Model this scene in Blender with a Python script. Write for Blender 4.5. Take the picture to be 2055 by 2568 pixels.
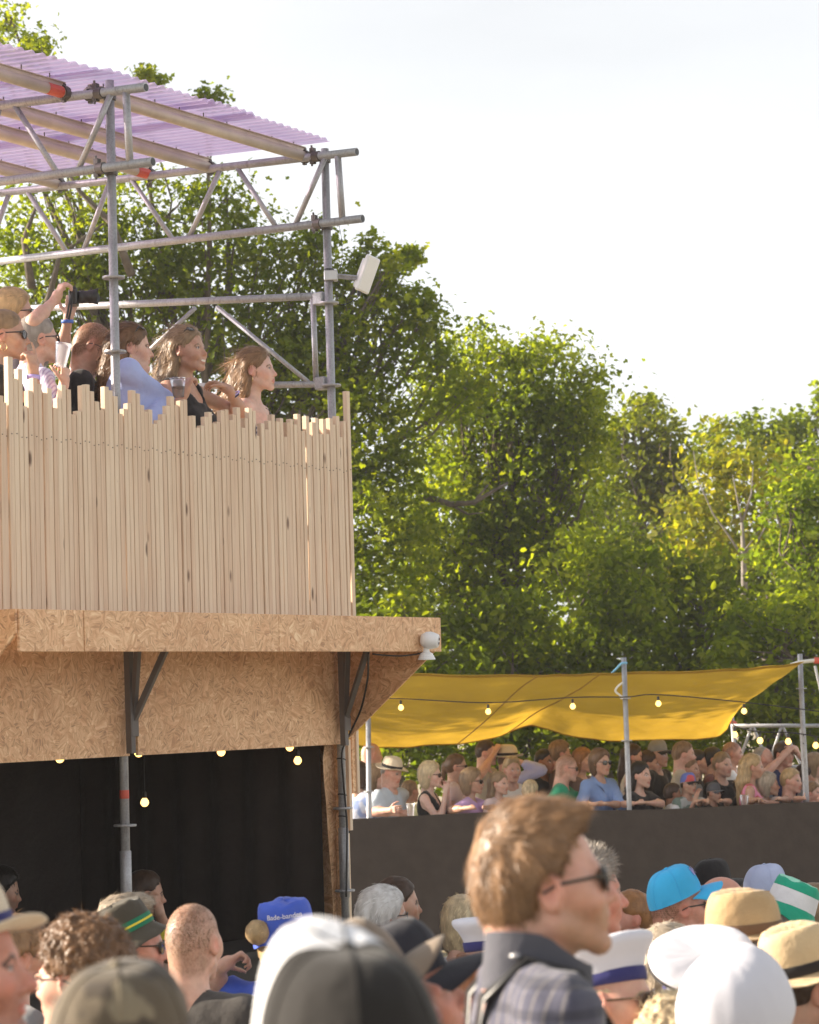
import bpy, bmesh, math, random
import numpy as np
from mathutils import Vector, Matrix
random.seed(7); np.random.seed(7)
for o in list(bpy.data.objects): bpy.data.objects.remove(o)
scene = bpy.context.scene
COL = scene.collection
# ------------------------------------------------------------------ camera
FPX = 6300.0; SRC_W, SRC_H = 2055.0, 2568.0
CAM = np.array([0.0, 0.0, 2.4])
PITCH = math.radians(4.25); ROLL = 0.0295
_f = np.array([0, math.cos(PITCH), math.sin(PITCH)]); _r0 = np.array([1.0, 0, 0]); _u0 = np.cross(_r0, _f)
_R = _r0*math.cos(ROLL) - _u0*math.sin(ROLL); _U = _u0*math.cos(ROLL) + _r0*math.sin(ROLL)
cam = bpy.data.objects.new('camera', bpy.data.cameras.new('camera')); COL.objects.link(cam)
cam.data.sensor_fit = 'HORIZONTAL'; cam.data.sensor_width = 36.0; cam.data.lens = 36.0*FPX/SRC_W
cam.data.clip_start = 0.1; cam.data.clip_end = 2000
M = Matrix((( _R[0], _U[0], -_f[0], CAM[0]), (_R[1], _U[1], -_f[1], CAM[1]), (_R[2], _U[2], -_f[2], CAM[2]), (0, 0, 0, 1)))
cam.matrix_world = M
cam.data.dof.use_dof = True; cam.data.dof.focus_distance = 13.2; cam.data.dof.aperture_fstop = 8.2
scene.camera = cam
scene.render.resolution_x = 819; scene.render.resolution_y = 1024
# ------------------------------------------------------------------ sky, sun, exposure
SUN_EL = math.radians(23.0); SUN_AZ = math.radians(-82.0)      # azimuth measured from +Y towards +X
world = bpy.data.worlds.new("World"); scene.world = world; world.use_nodes = True
nt = world.node_tree; nt.nodes.clear()
sky = nt.nodes.new('ShaderNodeTexSky'); sky.sky_type = 'NISHITA'; sky.sun_disc = False
sky.sun_elevation = SUN_EL; sky.sun_rotation = SUN_AZ
sky.air_density = 1.0; sky.dust_density = 1.2; sky.ozone_density = 1.0; sky.altitude = 0
# thin even veil of high cloud that whitens the blue
hsv = nt.nodes.new('ShaderNodeHueSaturation'); hsv.inputs['Saturation'].default_value = 0.13; hsv.inputs['Value'].default_value = 1.0
tc = nt.nodes.new('ShaderNodeTexCoord'); mp = nt.nodes.new('ShaderNodeMapping'); mp.inputs['Scale'].default_value = (1.2, 1.2, 5.0)
cn = nt.nodes.new('ShaderNodeTexNoise'); cn.inputs['Scale'].default_value = 2.2; cn.inputs['Detail'].default_value = 4.0; cn.inputs['Roughness'].default_value = 0.5
cr = nt.nodes.new('ShaderNodeMapRange'); cr.inputs['From Min'].default_value = 0.3; cr.inputs['From Max'].default_value = 0.7
cr.inputs['To Min'].default_value = 0.92; cr.inputs['To Max'].default_value = 1.10
vm = nt.nodes.new('ShaderNodeVectorMath'); vm.operation = 'SCALE'
bg = nt.nodes.new('ShaderNodeBackground'); bg.inputs['Strength'].default_value = 0.087
wo = nt.nodes.new('ShaderNodeOutputWorld')
nt.links.new(sky.outputs[0], hsv.inputs['Color']); nt.links.new(tc.outputs['Generated'], mp.inputs['Vector'])
nt.links.new(mp.outputs[0], cn.inputs['Vector']); nt.links.new(cn.outputs[0], cr.inputs['Value'])
nt.links.new(hsv.outputs[0], vm.inputs[0]); nt.links.new(cr.outputs[0], vm.inputs['Scale'])
nt.links.new(vm.outputs[0], bg.inputs['Color']); nt.links.new(bg.outputs[0], wo.inputs[0])
sun = bpy.data.objects.new('sun', bpy.data.lights.new('sun', 'SUN')); COL.objects.link(sun)
sun.data.energy = 4.2; sun.data.angle = math.radians(0.6); sun.data.color = (1.0, 0.86, 0.68)
SDIR = Vector((math.sin(SUN_AZ)*math.cos(SUN_EL), math.cos(SUN_AZ)*math.cos(SUN_EL), math.sin(SUN_EL)))
sun.rotation_euler = SDIR.to_track_quat('Z', 'Y').to_euler(); sun.location = (-20, 5, 20)
scene.render.engine = 'CYCLES'
scene.cycles.samples = 128; scene.cycles.max_bounces = 8; scene.cycles.transparent_max_bounces = 12
scene.view_settings.view_transform = 'Standard'; scene.view_settings.look = 'None'
scene.view_settings.gamma = 1.0; scene.view_settings.use_curve_mapping = False
scene.view_settings.exposure = 1.64
# ------------------------------------------------------------------ geometry helpers
def ray(x, y): return _f + _R*(x-SRC_W/2)/FPX + _U*(SRC_H/2-y)/FPX
def at_depth(x, y, d): return CAM + ray(x, y)*d
def at_y(x, y, Y):
    r = ray(x, y); return CAM + r*(Y/r[1])
def project(P):
    d = np.asarray(P, float)-CAM; z = d @ _f
    return SRC_W/2+FPX*(d@_R)/z, SRC_H/2-FPX*(d@_U)/z
# frame of the timber platform: x runs along its front, y back into it
AZ = math.radians(32.4)
PW = np.array([math.sin(AZ), math.cos(AZ), 0]); PT = np.array([-math.cos(AZ), math.sin(AZ), 0])
PO = at_y(283, 600, 13.0); PO[2] = 0
def ploc(P): d = np.asarray(P)-PO; return np.array([d@PW, d@PT, d[2]])
def pworld(p): return PO + PW*p[0] + PT*p[1] + np.array([0, 0, p[2]])
def on_py(px, py, y):      # pixel -> local point on the vertical plane y = const
    r = ray(px, py); t = ((PO+PT*y-CAM)@PT)/(r@PT); return ploc(CAM+r*t)
def on_px(px, py, x):
    r = ray(px, py); t = ((PO+PW*x-CAM)@PW)/(r@PW); return ploc(CAM+r*t)
def on_z(px, py, z):
    r = ray(px, py); t = (z-CAM[2])/r[2]; return CAM+r*t
def sstep(a, b, x):
    t = np.clip((x-a)/(b-a), 0, 1); return t*t*(3-2*t)
def ground_z(x, y):
    return 0.45*(1-sstep(3.6, 9.5, y)) + 0.0*x

def norm(v): v = np.asarray(v, float); return v/max(1e-9, np.linalg.norm(v))
class MB:
    def __init__(s): s.v = []; s.f = []; s.m = []; s.n = 0
    def add(s, verts, faces, mi=0):
        verts = [tuple(map(float, p)) for p in verts]
        s.v += verts; s.f += [tuple(i+s.n for i in f) for f in faces]; s.m += [mi]*len(faces); s.n += len(verts)
    def box(s, lo, hi, mi=0, M=None):
        x0, y0, z0 = lo; x1, y1, z1 = hi
        V = [(x0,y0,z0),(x1,y0,z0),(x1,y1,z0),(x0,y1,z0),(x0,y0,z1),(x1,y0,z1),(x1,y1,z1),(x0,y1,z1)]
        if M is not None: V = [M @ Vector(p) for p in V]
        s.add(V, [(0,3,2,1),(4,5,6,7),(0,1,5,4),(1,2,6,5),(2,3,7,6),(3,0,4,7)], mi)
    def bar(s, p, q, w, h, up=(0,0,1), mi=0):      # rectangular bar between two points
        p = np.asarray(p, float); q = np.asarray(q, float); d = norm(q-p); u = np.asarray(up, float)
        if abs(d@u) > .95: u = np.array([1.0, 0, 0])
        a = norm(np.cross(d, u)); b = np.cross(a, d); V = []
        for c in (p, q):
            for i, j in ((-1,-1),(1,-1),(1,1),(-1,1)): V.append(c+a*w/2*i+b*h/2*j)
        s.add(V, [(0,1,2,3),(7,6,5,4),(0,4,5,1),(1,5,6,2),(2,6,7,3),(3,7,4,0)], mi)
    def tube(s, pts, r, n=8, cap=True, mi=0):
        pts = [np.asarray(p, float) for p in pts]; k = len(pts)
        rs = r if hasattr(r, '__len__') else [r]*k
        d0 = norm(pts[1]-pts[0]); u = np.array([0,0,1.0]) if abs(d0[2]) < .9 else np.array([1.0,0,0])
        a = norm(np.cross(d0, u)); V = []
        for i in range(k):
            d = norm(pts[min(i+1,k-1)]-pts[max(i-1,0)]); a = norm(a-d*(a@d)); b = np.cross(d, a)
            for j in range(n):
                t = 2*math.pi*j/n; V.append(pts[i]+(a*math.cos(t)+b*math.sin(t))*rs[i])
        F = [(i*n+j, i*n+(j+1)%n, (i+1)*n+(j+1)%n, (i+1)*n+j) for i in range(k-1) for j in range(n)]
        if cap: F += [tuple(range(n-1,-1,-1)), tuple(range((k-1)*n, k*n))]
        s.add(V, F, mi)
    def lathe(s, prof, n=24, M=None, mi=None, fn=None, sx=1, sy=1):   # prof: (r, z[, mat])
        V = []; k = len(prof)
        for i, p in enumerate(prof):
            for j in range(n):
                t = 2*math.pi*j/n; q = [p[0]*math.sin(t)*sx, p[0]*math.cos(t)*sy, p[1]]
                if fn: q = fn(q, t, i)
                V.append(M @ Vector(q) if M is not None else q)
        base = s.n; F = []; ms = []
        for i in range(k-1):
            for j in range(n):
                F.append((i*n+j, (i+1)*n+j, (i+1)*n+(j+1)%n, i*n+(j+1)%n))
                ms.append(mi(i, j, n) if callable(mi) else (mi or 0))
        s.add(V, F, 0); s.m[-len(F):] = ms
    def ball(s, c, r, n=10, mi=0, M=None):
        rr = r if hasattr(r, '__len__') else (r, r, r); V = []; F = []
        k = max(4, n//2+1)
        for i in range(k+1):
            t = math.pi*i/k
            for j in range(n):
                a = 2*math.pi*j/n
                q = (c[0]+rr[0]*math.sin(t)*math.cos(a), c[1]+rr[1]*math.sin(t)*math.sin(a), c[2]+rr[2]*math.cos(t))
                V.append(M @ Vector(q) if M is not None else q)
        for i in range(k):
            for j in range(n): F.append((i*n+j, (i+1)*n+j, (i+1)*n+(j+1)%n, i*n+(j+1)%n))
        s.add(V, F, mi)
    def prism(s, poly, y0, y1, mi=0):              # polygon in local x,z extruded in y
        n = len(poly); V = [(p[0], y0, p[1]) for p in poly]+[(p[0], y1, p[1]) for p in poly]
        s.add(V, [tuple(range(n)), tuple(range(2*n-1, n-1, -1))]+[(i, n+i, n+(i+1)%n, (i+1)%n) for i in range(n)], mi)
    def build(s, name, mats, parent=None, smooth=False, label=None, kind=None, bevel=0, weld=False):
        me = bpy.data.meshes.new(name); me.from_pydata(s.v, [], s.f)
        if not isinstance(mats, (list, tuple)): mats = [mats]
        for m in mats: me.materials.append(m)
        if len(mats) > 1: me.polygons.foreach_set('material_index', s.m)
        if weld or bevel:
            b = bmesh.new(); b.from_mesh(me)
            if weld: bmesh.ops.remove_doubles(b, verts=b.verts, dist=1e-5)
            if bevel:
                bmesh.ops.recalc_face_normals(b, faces=b.faces)
                bmesh.ops.bevel(b, geom=list(b.edges), offset=bevel, segments=1, affect='EDGES', clamp_overlap=True)
            b.to_mesh(me); b.free()
        if smooth: me.polygons.foreach_set('use_smooth', [True]*len(me.polygons))
        me.validate(); me.update()
        return link(name, me, parent, label, kind)
def link(name, me, parent=None, label=None, kind=None):
    o = bpy.data.objects.new(name, me); COL.objects.link(o)
    if parent is not None: o.parent = parent
    if label: o['label'] = label
    if kind: o['kind'] = kind
    return o
def thing(name, label, cat, loc=(0,0,0), rz=0, group=None):
    o = bpy.data.objects.new(name, None); COL.objects.link(o); o.empty_display_size = .2
    o.location = [float(c) for c in loc]; o.rotation_euler = (0, 0, rz); o['label'] = label; o['category'] = cat
    if group: o['group'] = group
    return o
def tag(o, label, cat, group=None, kind=None):
    if label: o['label'] = label
    if cat: o['category'] = cat
    if group: o['group'] = group
    if kind: o['kind'] = kind
    return o
def copy_tree(o, parent=None):
    c = o.copy(); COL.objects.link(c); c.parent = parent
    for ch in list(o.children): copy_tree(ch, c)
    return c
# ------------------------------------------------------------------ materials
def srgb(r, g, b):
    f = lambda c: (c/255/12.92) if c/255 <= .04045 else ((c/255+.055)/1.055)**2.4
    return (f(r), f(g), f(b))
class NT:
    def __init__(s, name):
        s.m = bpy.data.materials.new(name); s.m.use_nodes = True; s.t = s.m.node_tree; s.t.nodes.clear()
        s.out = s.t.nodes.new('ShaderNodeOutputMaterial')
    def n(s, t, **kw):
        nd = s.t.nodes.new('ShaderNode'+t)
        for k, v in kw.items():
            if k.startswith('_'): setattr(nd, k[1:], v)
            else:
                key = k.replace('__', ' ')
                sock = nd.inputs[int(key[1:])] if key[0] == 'i' and key[1:].isdigit() else nd.inputs[key]
                if hasattr(v, 'is_output') or isinstance(v, bpy.types.NodeSocket): s.t.links.new(v, sock)
                else: sock.default_value = v
        return nd
    def l(s, a, b): s.t.links.new(a, b)
    def ramp(s, fac, stops, interp='LINEAR'):
        r = s.t.nodes.new('ShaderNodeValToRGB'); r.color_ramp.interpolation = interp
        while len(r.color_ramp.elements) < len(stops): r.color_ramp.elements.new(.5)
        for e, (p, c) in zip(r.color_ramp.elements, stops): e.position = p; e.color = (*c, 1)
        s.l(fac, r.inputs[0]); return r.outputs[0]
    def mix(s, fac, a, b, mode='MIX'):
        m = s.t.nodes.new('ShaderNodeMix'); m.data_type = 'RGBA'; m.blend_type = mode
        for v, k in ((fac, 0), (a, 6), (b, 7)):
            if isinstance(v, bpy.types.NodeSocket): s.l(v, m.inputs[k])
            else: m.inputs[k].default_value = v if k == 0 else (*v, 1) if len(v) == 3 else v
        return m.outputs[2]
    def math(s, op, a, b=0.0, c=0.0):
        m = s.t.nodes.new('ShaderNodeMath'); m.operation = op
        for i, v in enumerate((a, b, c)):
            if isinstance(v, bpy.types.NodeSocket): s.l(v, m.inputs[i])
            else: m.inputs[i].default_value = v
        return m.outputs[0]
    def pbsdf(s, **kw): 
        p = s.n('BsdfPrincipled', **kw); s.l(p.outputs[0], s.out.inputs[0]); return p
    def coords(s, kind='Object', scale=(1,1,1), rot=(0,0,0), loc=None):
        tc = s.n('TexCoord'); mp = s.n('Mapping', Scale=scale, Rotation=rot); s.l(tc.outputs[kind], mp.inputs[0])
        if loc is not None: s.l(loc, mp.inputs['Location'])
        return mp.outputs[0]
    def bump(s, h, strength=.3, dist=.01):
        return s.n('Bump', Strength=strength, Distance=dist, Height=h).outputs[0]
def col4(c): return (*c, 1)
def mat_plain(name, c, rough=.6, metal=0, var=.12, scale=6, bump=0, bscale=60, spec=.5):
    t = NT(name); co = t.coords('Object')
    nz = t.n('TexNoise', Vector=co, Scale=scale, Detail=5.0)
    hi = tuple(min(1, x*(1+var)) for x in c); lo = tuple(x*(1-var) for x in c)
    colr = t.ramp(nz.outputs[0], [(.3, lo), (.7, hi)])
    kw = dict(Base__Color=colr, Roughness=rough, Metallic=metal)
    kw['Specular IOR Level'] = spec
    p = t.pbsdf(**{k: v for k, v in kw.items()})
    if bump:
        b = t.n('TexNoise', Vector=co, Scale=bscale, Detail=4.0); t.l(t.bump(b.outputs[0], bump, .004), p.inputs['Normal'])
    return t.m
def mat_steel():
    t = NT('galvanised_steel'); co = t.coords('Object')
    vz = t.n('TexVoronoi', Vector=co, Scale=90.0); nz = t.n('TexNoise', Vector=co, Scale=7.0, Detail=6.0, Roughness=.65)
    base = t.mix(.3, t.ramp(vz.outputs['Distance'], [(0, (.27,.27,.285)), (.7, (.40,.40,.42))]), t.ramp(nz.outputs[0], [(.3, (.22,.215,.22)), (.55, (.40,.40,.41)), (.75, (.5,.5,.5))]))
    st = t.n('TexNoise', Vector=t.coords('Object', (14,14,3)), Scale=3.0, Detail=5.0)
    base = t.mix(t.ramp(st.outputs[0], [(.55,(0,0,0)), (.72,(.45,.45,.45))]), base, (.13,.11,.10))
    p = t.pbsdf(Base__Color=base, Metallic=.45, Roughness=t.ramp(nz.outputs[0], [(.3,(.55,)*3), (.7,(.38,)*3)]))
    return t.m
def mat_pine():
    t = NT('pine_timber'); oi = t.n('ObjectInfo')
    off = t.n('CombineXYZ', X=t.math('MULTIPLY', oi.outputs['Random'], 31.0), Y=t.math('MULTIPLY', oi.outputs['Random'], 77.0), Z=t.math('MULTIPLY', oi.outputs['Random'], 13.0))
    co = t.coords('Object', (1,1,1), loc=off.outputs[0])
    g = t.n('TexNoise', Vector=t.coords('Object', (60,60,2.2), loc=off.outputs[0]), Scale=1.0, Detail=6.0, Roughness=.6)
    tone = t.ramp(oi.outputs['Random'], [(0,(.60,.43,.315)), (.3,(.71,.56,.415)), (.7,(.76,.62,.47)), (.85,(.66,.465,.325)), (1,(.54,.37,.26))])
    base = t.mix(.55, tone, t.ramp(g.outputs[0], [(.3,(.52,.36,.25)), (.5,(.72,.57,.42)), (.75,(.79,.66,.505))]))
    big = t.n('TexNoise', Vector=t.coords('Object', (5,5,1.1), loc=off.outputs[0]), Scale=1.0, Detail=3.0)
    base = t.mix(t.ramp(big.outputs[0], [(.52,(0,0,0)), (.72,(.55,.55,.55))]), base, (.60,.41,.27))
    vk = t.n('TexVoronoi', Vector=t.coords('Object', (8,8,2.6), loc=off.outputs[0]), Scale=1.0)
    kn = t.ramp(vk.outputs['Distance'], [(.0,(1,1,1)), (.06,(.85,.85,.85)), (.12,(0,0,0))])
    base = t.mix(kn, base, (.13,.075,.045))
    vk2 = t.n('TexVoronoi', Vector=t.coords('Object', (30,30,9), loc=off.outputs[0]), Scale=1.0)
    base = t.mix(t.ramp(vk2.outputs['Distance'], [(.0,(.75,.75,.75)), (.06,(0,0,0))]), base, (.24,.14,.085))
    p = t.pbsdf(Base__Color=base, Roughness=.72); t.l(t.bump(g.outputs[0], .25, .002), p.inputs['Normal'])
    return t.m
def mat_osb(name, tint=(1,1,1), yz=False):
    t = NT(name); col = None; hgt = None
    oi = t.n('ObjectInfo'); off = t.n('CombineXYZ', X=t.math('MULTIPLY', oi.outputs['Random'], 17.0), Z=t.math('MULTIPLY', oi.outputs['Random'], 9.0), Y=0.0)
    co = t.coords('Object', (.02,1,1) if yz else (1,.02,1), loc=off.outputs[0])
    nz = t.n('TexNoise', Vector=co, Scale=9.0, Detail=3.0)
    dis = t.n('VectorMath', _operation='MULTIPLY_ADD'); t.l(nz.outputs['Color'], dis.inputs[0]); dis.inputs[1].default_value = (0,.05,.05) if yz else (.05,0,.05); t.l(co, dis.inputs[2])
    layers = []
    for i, (sc, st) in enumerate(((10.0, 6.5), (15.0, 7.0), (25.0, 7.0))):
        v = t.n('TexVoronoi', Vector=dis.outputs[0], Scale=sc)
        sep = t.n('SeparateColor'); t.l(v.outputs['Color'], sep.inputs[0])
        ang = t.math('MULTIPLY', sep.outputs[0], 6.283)
        rot = t.n('VectorRotate', _rotation_type='X_AXIS' if yz else 'Y_AXIS', Vector=dis.outputs[0], Angle=ang)
        mp = t.n('Mapping', Scale=(1, sc*.55, sc*.55*st) if yz else (sc*.55, 1, sc*.55*st)); t.l(rot.outputs[0], mp.inputs[0])
        n2 = t.n('TexNoise', Vector=mp.outputs[0], Scale=1.1, Detail=2.5, Roughness=.6)
        mr = t.n('MapRange', Value=n2.outputs[0]); mr.inputs['From Min'].default_value = .36; mr.inputs['From Max'].default_value = .64
        layers.append((t.math('ADD', t.math('MULTIPLY', mr.outputs[0], .75), t.math('MULTIPLY', sep.outputs[2], .25)), sep.outputs[1], n2.outputs[0]))
    c1 = t.ramp(layers[0][0], [(0,(.36,.175,.085)), (.3,(.53,.29,.155)), (.5,(.62,.38,.22)), (.7,(.70,.46,.285)), (1,(.82,.62,.42))])
    c2 = t.ramp(layers[1][0], [(0,(.30,.14,.065)), (.3,(.53,.30,.16)), (.55,(.64,.41,.245)), (.8,(.74,.53,.34)), (1,(.86,.69,.49))])
    c3 = t.ramp(layers[2][0], [(0,(.24,.105,.05)), (.4,(.56,.33,.185)), (.7,(.68,.46,.28)), (1,(.80,.61,.42))])
    fac = t.ramp(layers[1][1], [(.45,(0,0,0)), (.5,(1,1,1))]); fac2 = t.ramp(layers[2][1], [(.55,(0,0,0)), (.6,(1,1,1))])
    base = t.mix(fac2, t.mix(fac, c1, c2), c3)
    big = t.n('TexNoise', Vector=co, Scale=2.2, Detail=3.0)
    base = t.mix(.45, base, t.mix(1.0, base, t.ramp(big.outputs[0], [(.35,(.78,.66,.58)), (.65,(1.08,1.04,1.0))]), 'MULTIPLY'))
    fine = t.n('TexNoise', Vector=t.coords('Object', (.02,1,1) if yz else (1,.02,1)), Scale=160.0, Detail=3.0)
    base = t.mix(t.ramp(fine.outputs[0], [(.58,(0,0,0)), (.72,(.45,.45,.45))]), base, (.26,.13,.065))
    base = t.mix(1.0, base, tuple(min(1.0, x*1.0) for x in tint), 'MULTIPLY'); base = t.mix(.16, base, (.80,.58,.38)); base = t.mix(1.0, base, (1.12,1.08,1.01), 'MULTIPLY')
    p = t.pbsdf(Base__Color=base, Roughness=.6)
    t.l(t.bump(t.mix(.5, layers[0][0], layers[1][0]), .3, .003), p.inputs['Normal'])
    return t.m
def mat_leaf(name, c1, c2, c3, trans=.45):
    t = NT(name); at = t.n('Attribute', _attribute_name='tone')
    base = t.ramp(at.outputs['Fac'], [(0, c1), (.5, c2), (1, c3)])
    tr = t.mix(1.0, base, (2.0, 1.9, .42), 'MULTIPLY')
    d = t.n('BsdfPrincipled', Base__Color=base, Roughness=.6); d.inputs['Specular IOR Level'].default_value = .12
    tl = t.n('BsdfTranslucent', Color=tr)
    ms = t.n('MixShader', Fac=trans); t.l(d.outputs[0], ms.inputs[1]); t.l(tl.outputs[0], ms.inputs[2]); t.l(ms.outputs[0], t.out.inputs[0])
    return t.m
def mat_emit(name, c, s):
    t = NT(name); e = t.n('Emission', Color=col4(c), Strength=s); t.l(e.outputs[0], t.out.inputs[0]); return t.m
def mat_cloth(name, c, rough=.85, var=.10, pattern=None, trans=0, c2=None, fold=.5):
    t = NT(name); co = t.coords('Object'); nz = t.n('TexNoise', Vector=co, Scale=7.0, Detail=4.0)
    base = t.ramp(nz.outputs[0], [(.3, tuple(x*(1-var) for x in c)), (.7, tuple(min(1, x*(1+var)) for x in c))])
    if pattern == 'plaid':
        for axis, sc, cc, w in ((0, 11.0, c2, .45), (2, 11.0, c2, .45), (0, 33.0, (.30,.27,.24), .2), (2, 22.0, (.02,.02,.03), .35)):
            sp = t.n('SeparateXYZ', Vector=co)
            # use y for the side faces as well
            v = t.math('ADD', sp.outputs[axis], t.math('MULTIPLY', sp.outputs[1], .8 if axis == 0 else 0.0))
            fr = t.math('FRACT', t.math('MULTIPLY', v, sc)); m = t.math('LESS_THAN', fr, w if sc < 30 else .18)
            base = t.mix(t.math('MULTIPLY', m, .45), base, cc)
    elif pattern == 'stripe':
        sp = t.n('SeparateXYZ', Vector=co); fr = t.math('FRACT', t.math('MULTIPLY', sp.outputs[2], 36.0))
        base = t.mix(t.math('LESS_THAN', fr, .45), base, c2)
    elif pattern == 'vstripe':
        sp = t.n('SeparateXYZ', Vector=co); fr = t.math('FRACT', t.math('MULTIPLY', t.math('ADD', sp.outputs[0], sp.outputs[1]), 45.0))
        base = t.mix(t.math('LESS_THAN', fr, .4), base, c2)
    elif pattern == 'blotch':
        b = t.n('TexNoise', Vector=co, Scale=9.0, Detail=1.0); base = t.mix(t.ramp(b.outputs[0], [(.50,(0,0,0)), (.56,(1,1,1))]), base, c2)
    elif pattern == 'camo':
        for sc, cc, th in ((9.0, c2, .52), (13.0, (.055,.042,.03), .56), (16.0, (.2,.165,.11), .60)):
            b = t.n('TexNoise', Vector=t.coords('Object', (1,1,1), loc=None), Scale=sc, Detail=2.0)
            base = t.mix(t.ramp(b.outputs[0], [(th,(0,0,0)), (th+.03,(1,1,1))]), base, cc)
    wv = t.n('TexNoise', Vector=co, Scale=420.0, Detail=2.0); wr = t.n('TexNoise', Vector=co, Scale=22.0, Detail=3.0)
    p = t.n('BsdfPrincipled', Base__Color=base, Roughness=rough); p.inputs['Sheen Weight'].default_value = .15; p.inputs['Specular IOR Level'].default_value = .25
    b1 = t.n('Bump', Strength=.15, Distance=.002, Height=wv.outputs[0]); b2 = t.n('Bump', Strength=fold, Distance=.012, Height=wr.outputs[0]); t.l(b1.outputs[0], b2.inputs['Normal'])
    t.l(b2.outputs[0], p.inputs['Normal'])
    if trans:
        tl = t.n('BsdfTranslucent', Color=base); ms = t.n('MixShader', Fac=trans); t.l(p.outputs[0], ms.inputs[1]); t.l(tl.outputs[0], ms.inputs[2]); t.l(ms.outputs[0], t.out.inputs[0])
    else: t.l(p.outputs[0], t.out.inputs[0])
    return t.m
def mat_glass(name, c, rough=.1, alpha=.25):
    t = NT(name); g = t.n('BsdfGlossy', Color=(1,1,1,1), Roughness=rough); tr = t.n('BsdfTransparent', Color=col4(c)); df = t.n('BsdfTranslucent', Color=(.8,.8,.82,1))
    fr = t.n('Fresnel', IOR=1.4); m1 = t.n('MixShader', Fac=alpha); t.l(tr.outputs[0], m1.inputs[1]); t.l(df.outputs[0], m1.inputs[2])
    m2 = t.n('MixShader', Fac=fr.outputs[0]); t.l(m1.outputs[0], m2.inputs[1]); t.l(g.outputs[0], m2.inputs[2]); t.l(m2.outputs[0], t.out.inputs[0]); return t.m
STEEL = mat_steel(); PINE = mat_pine(); OSB = mat_osb('strand_board'); 
DARKSTEEL = mat_plain('dark_coupler_metal', (.10,.09,.085), .5, .4)
BLACKP = mat_plain('black_plastic', (.018,.017,.017), .4, 0, .2)
WHITEP = mat_plain('white_plastic', (.78,.78,.78), .35, 0, .04)
DRAPE = mat_cloth('black_drape', (.040,.031,.027), .95, .1)
REDP = mat_plain('red_paint', (.55,.09,.055), .5, 0, .15)
BULB = mat_emit('warm_bulb_glow', (1.0,.55,.15), 1.5)
# ------------------------------------------------------------------ fast meshes
def np_mesh(name, V, polys, smooth=False, attrs=None, mats=(), midx=None):
    V = np.asarray(V, np.float32); me = bpy.data.meshes.new(name)
    me.vertices.add(len(V)); me.vertices.foreach_set('co', V.ravel())
    loops = np.concatenate([p.ravel() for p in polys]).astype(np.int32)
    tot = np.concatenate([np.full(len(p), p.shape[1], np.int32) for p in polys])
    st = np.concatenate([[0], np.cumsum(tot)[:-1]]).astype(np.int32)
    me.loops.add(len(loops)); me.loops.foreach_set('vertex_index', loops)
    me.polygons.add(len(tot)); me.polygons.foreach_set('loop_start', st); me.polygons.foreach_set('loop_total', tot)
    if smooth: me.polygons.foreach_set('use_smooth', np.ones(len(tot), bool))
    if midx is not None: me.polygons.foreach_set('material_index', midx.astype(np.int32))
    for k, (dom, typ, arr) in (attrs or {}).items():
        a = me.attributes.new(k, typ, dom)
        if typ == 'FLOAT': a.data.foreach_set('value', np.asarray(arr, np.float32).ravel())
        else: a.data.foreach_set('color', np.asarray(arr, np.float32).ravel())
    for m in mats: me.materials.append(m)
    me.update(calc_edges=True); me.validate(); return me
# ------------------------------------------------------------------ ground
xs = np.concatenate([np.linspace(-400,-14,12), np.linspace(-12,12,49), np.linspace(14,400,12)])
ys = np.concatenate([np.linspace(-60,-2,8), np.linspace(0,14,57), np.linspace(15,60,31), np.linspace(80,900,14)])
X, Y = np.meshgrid(xs, ys); Z = ground_z(X, Y) + 0.02*np.sin(X*1.3)*np.sin(Y*.9)*(np.abs(Y) < 70)
V = np.stack([X, Y, Z], -1).reshape(-1, 3); nx = len(xs)
q = (np.arange(len(ys)-1)[:, None]*nx + np.arange(nx-1)[None]).ravel()
t = NT('dry_trodden_ground'); co = t.coords('Object')
n1 = t.n('TexNoise', Vector=co, Scale=1.4, Detail=6.0); n2 = t.n('TexNoise', Vector=co, Scale=40.0, Detail=4.0)
gc = t.mix(t.ramp(n2.outputs[0], [(.4,(0,0,0)), (.6,(1,1,1))]), t.ramp(n1.outputs[0], [(.35,(.25,.22,.14)), (.6,(.36,.30,.205))]), (.30,.26,.17))
t.pbsdf(Base__Color=gc, Roughness=.95)
ground = link('ground', np_mesh('ground', V, [np.stack([q, q+1, q+nx+1, q+nx], 1)], True, mats=[t.m]), kind='structure')
# ------------------------------------------------------------------ timber viewing platform with bar below
RZ = math.atan2(PW[1], PW[0])
plat = thing('viewing_platform', 'two-storey scaffold bar with pale timber slat balcony and purple corrugated roof', 'viewing platform', PO, RZ)
SL_Y = -.115            # front face of the slat wall
tops1 = [(10,420),(50,485),(92,55),(145,260),(190,170),(240,520),(285,375),(330,255),(375,310),(425,395),(470,350),(520,535),(563,445),(605,318),(650,360),(700,597),(745,565),(785,325),(825,315),(870,378),(915,475),(960,555),(1000,335),(1043,370),(1087,425),(1135,590),(1180,545),(1217,490),(1255,370),(1297,400),(1343,508),(1383,570),(1423,550),(1465,685),(1507,650),(1547,595),(1585,515),(1625,425),(1665,510),(1705,470)]
tops2 = [(55,160),(92,150),(135,300),(170,295),(210,405),(245,385),(285,305),(320,262),(358,365),(390,350),(425,250),(462,240),(500,335),(535,285),(570,220),(610,405),(645,318),(677,225),(713,250),(750,475),(785,365),(820,420),(855,340),(887,285),(922,350),(957,318),(993,485),(1022,355),(1053,325),(1085,375),(1120,280),(1155,435),(1188,300),(1222,465),(1250,355),(1280,315),(1315,460),(1345,325),(1378,460),(1407,318),(1437,375),(1465,300),(1503,490),(1525,345),(1556,75)]
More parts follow.
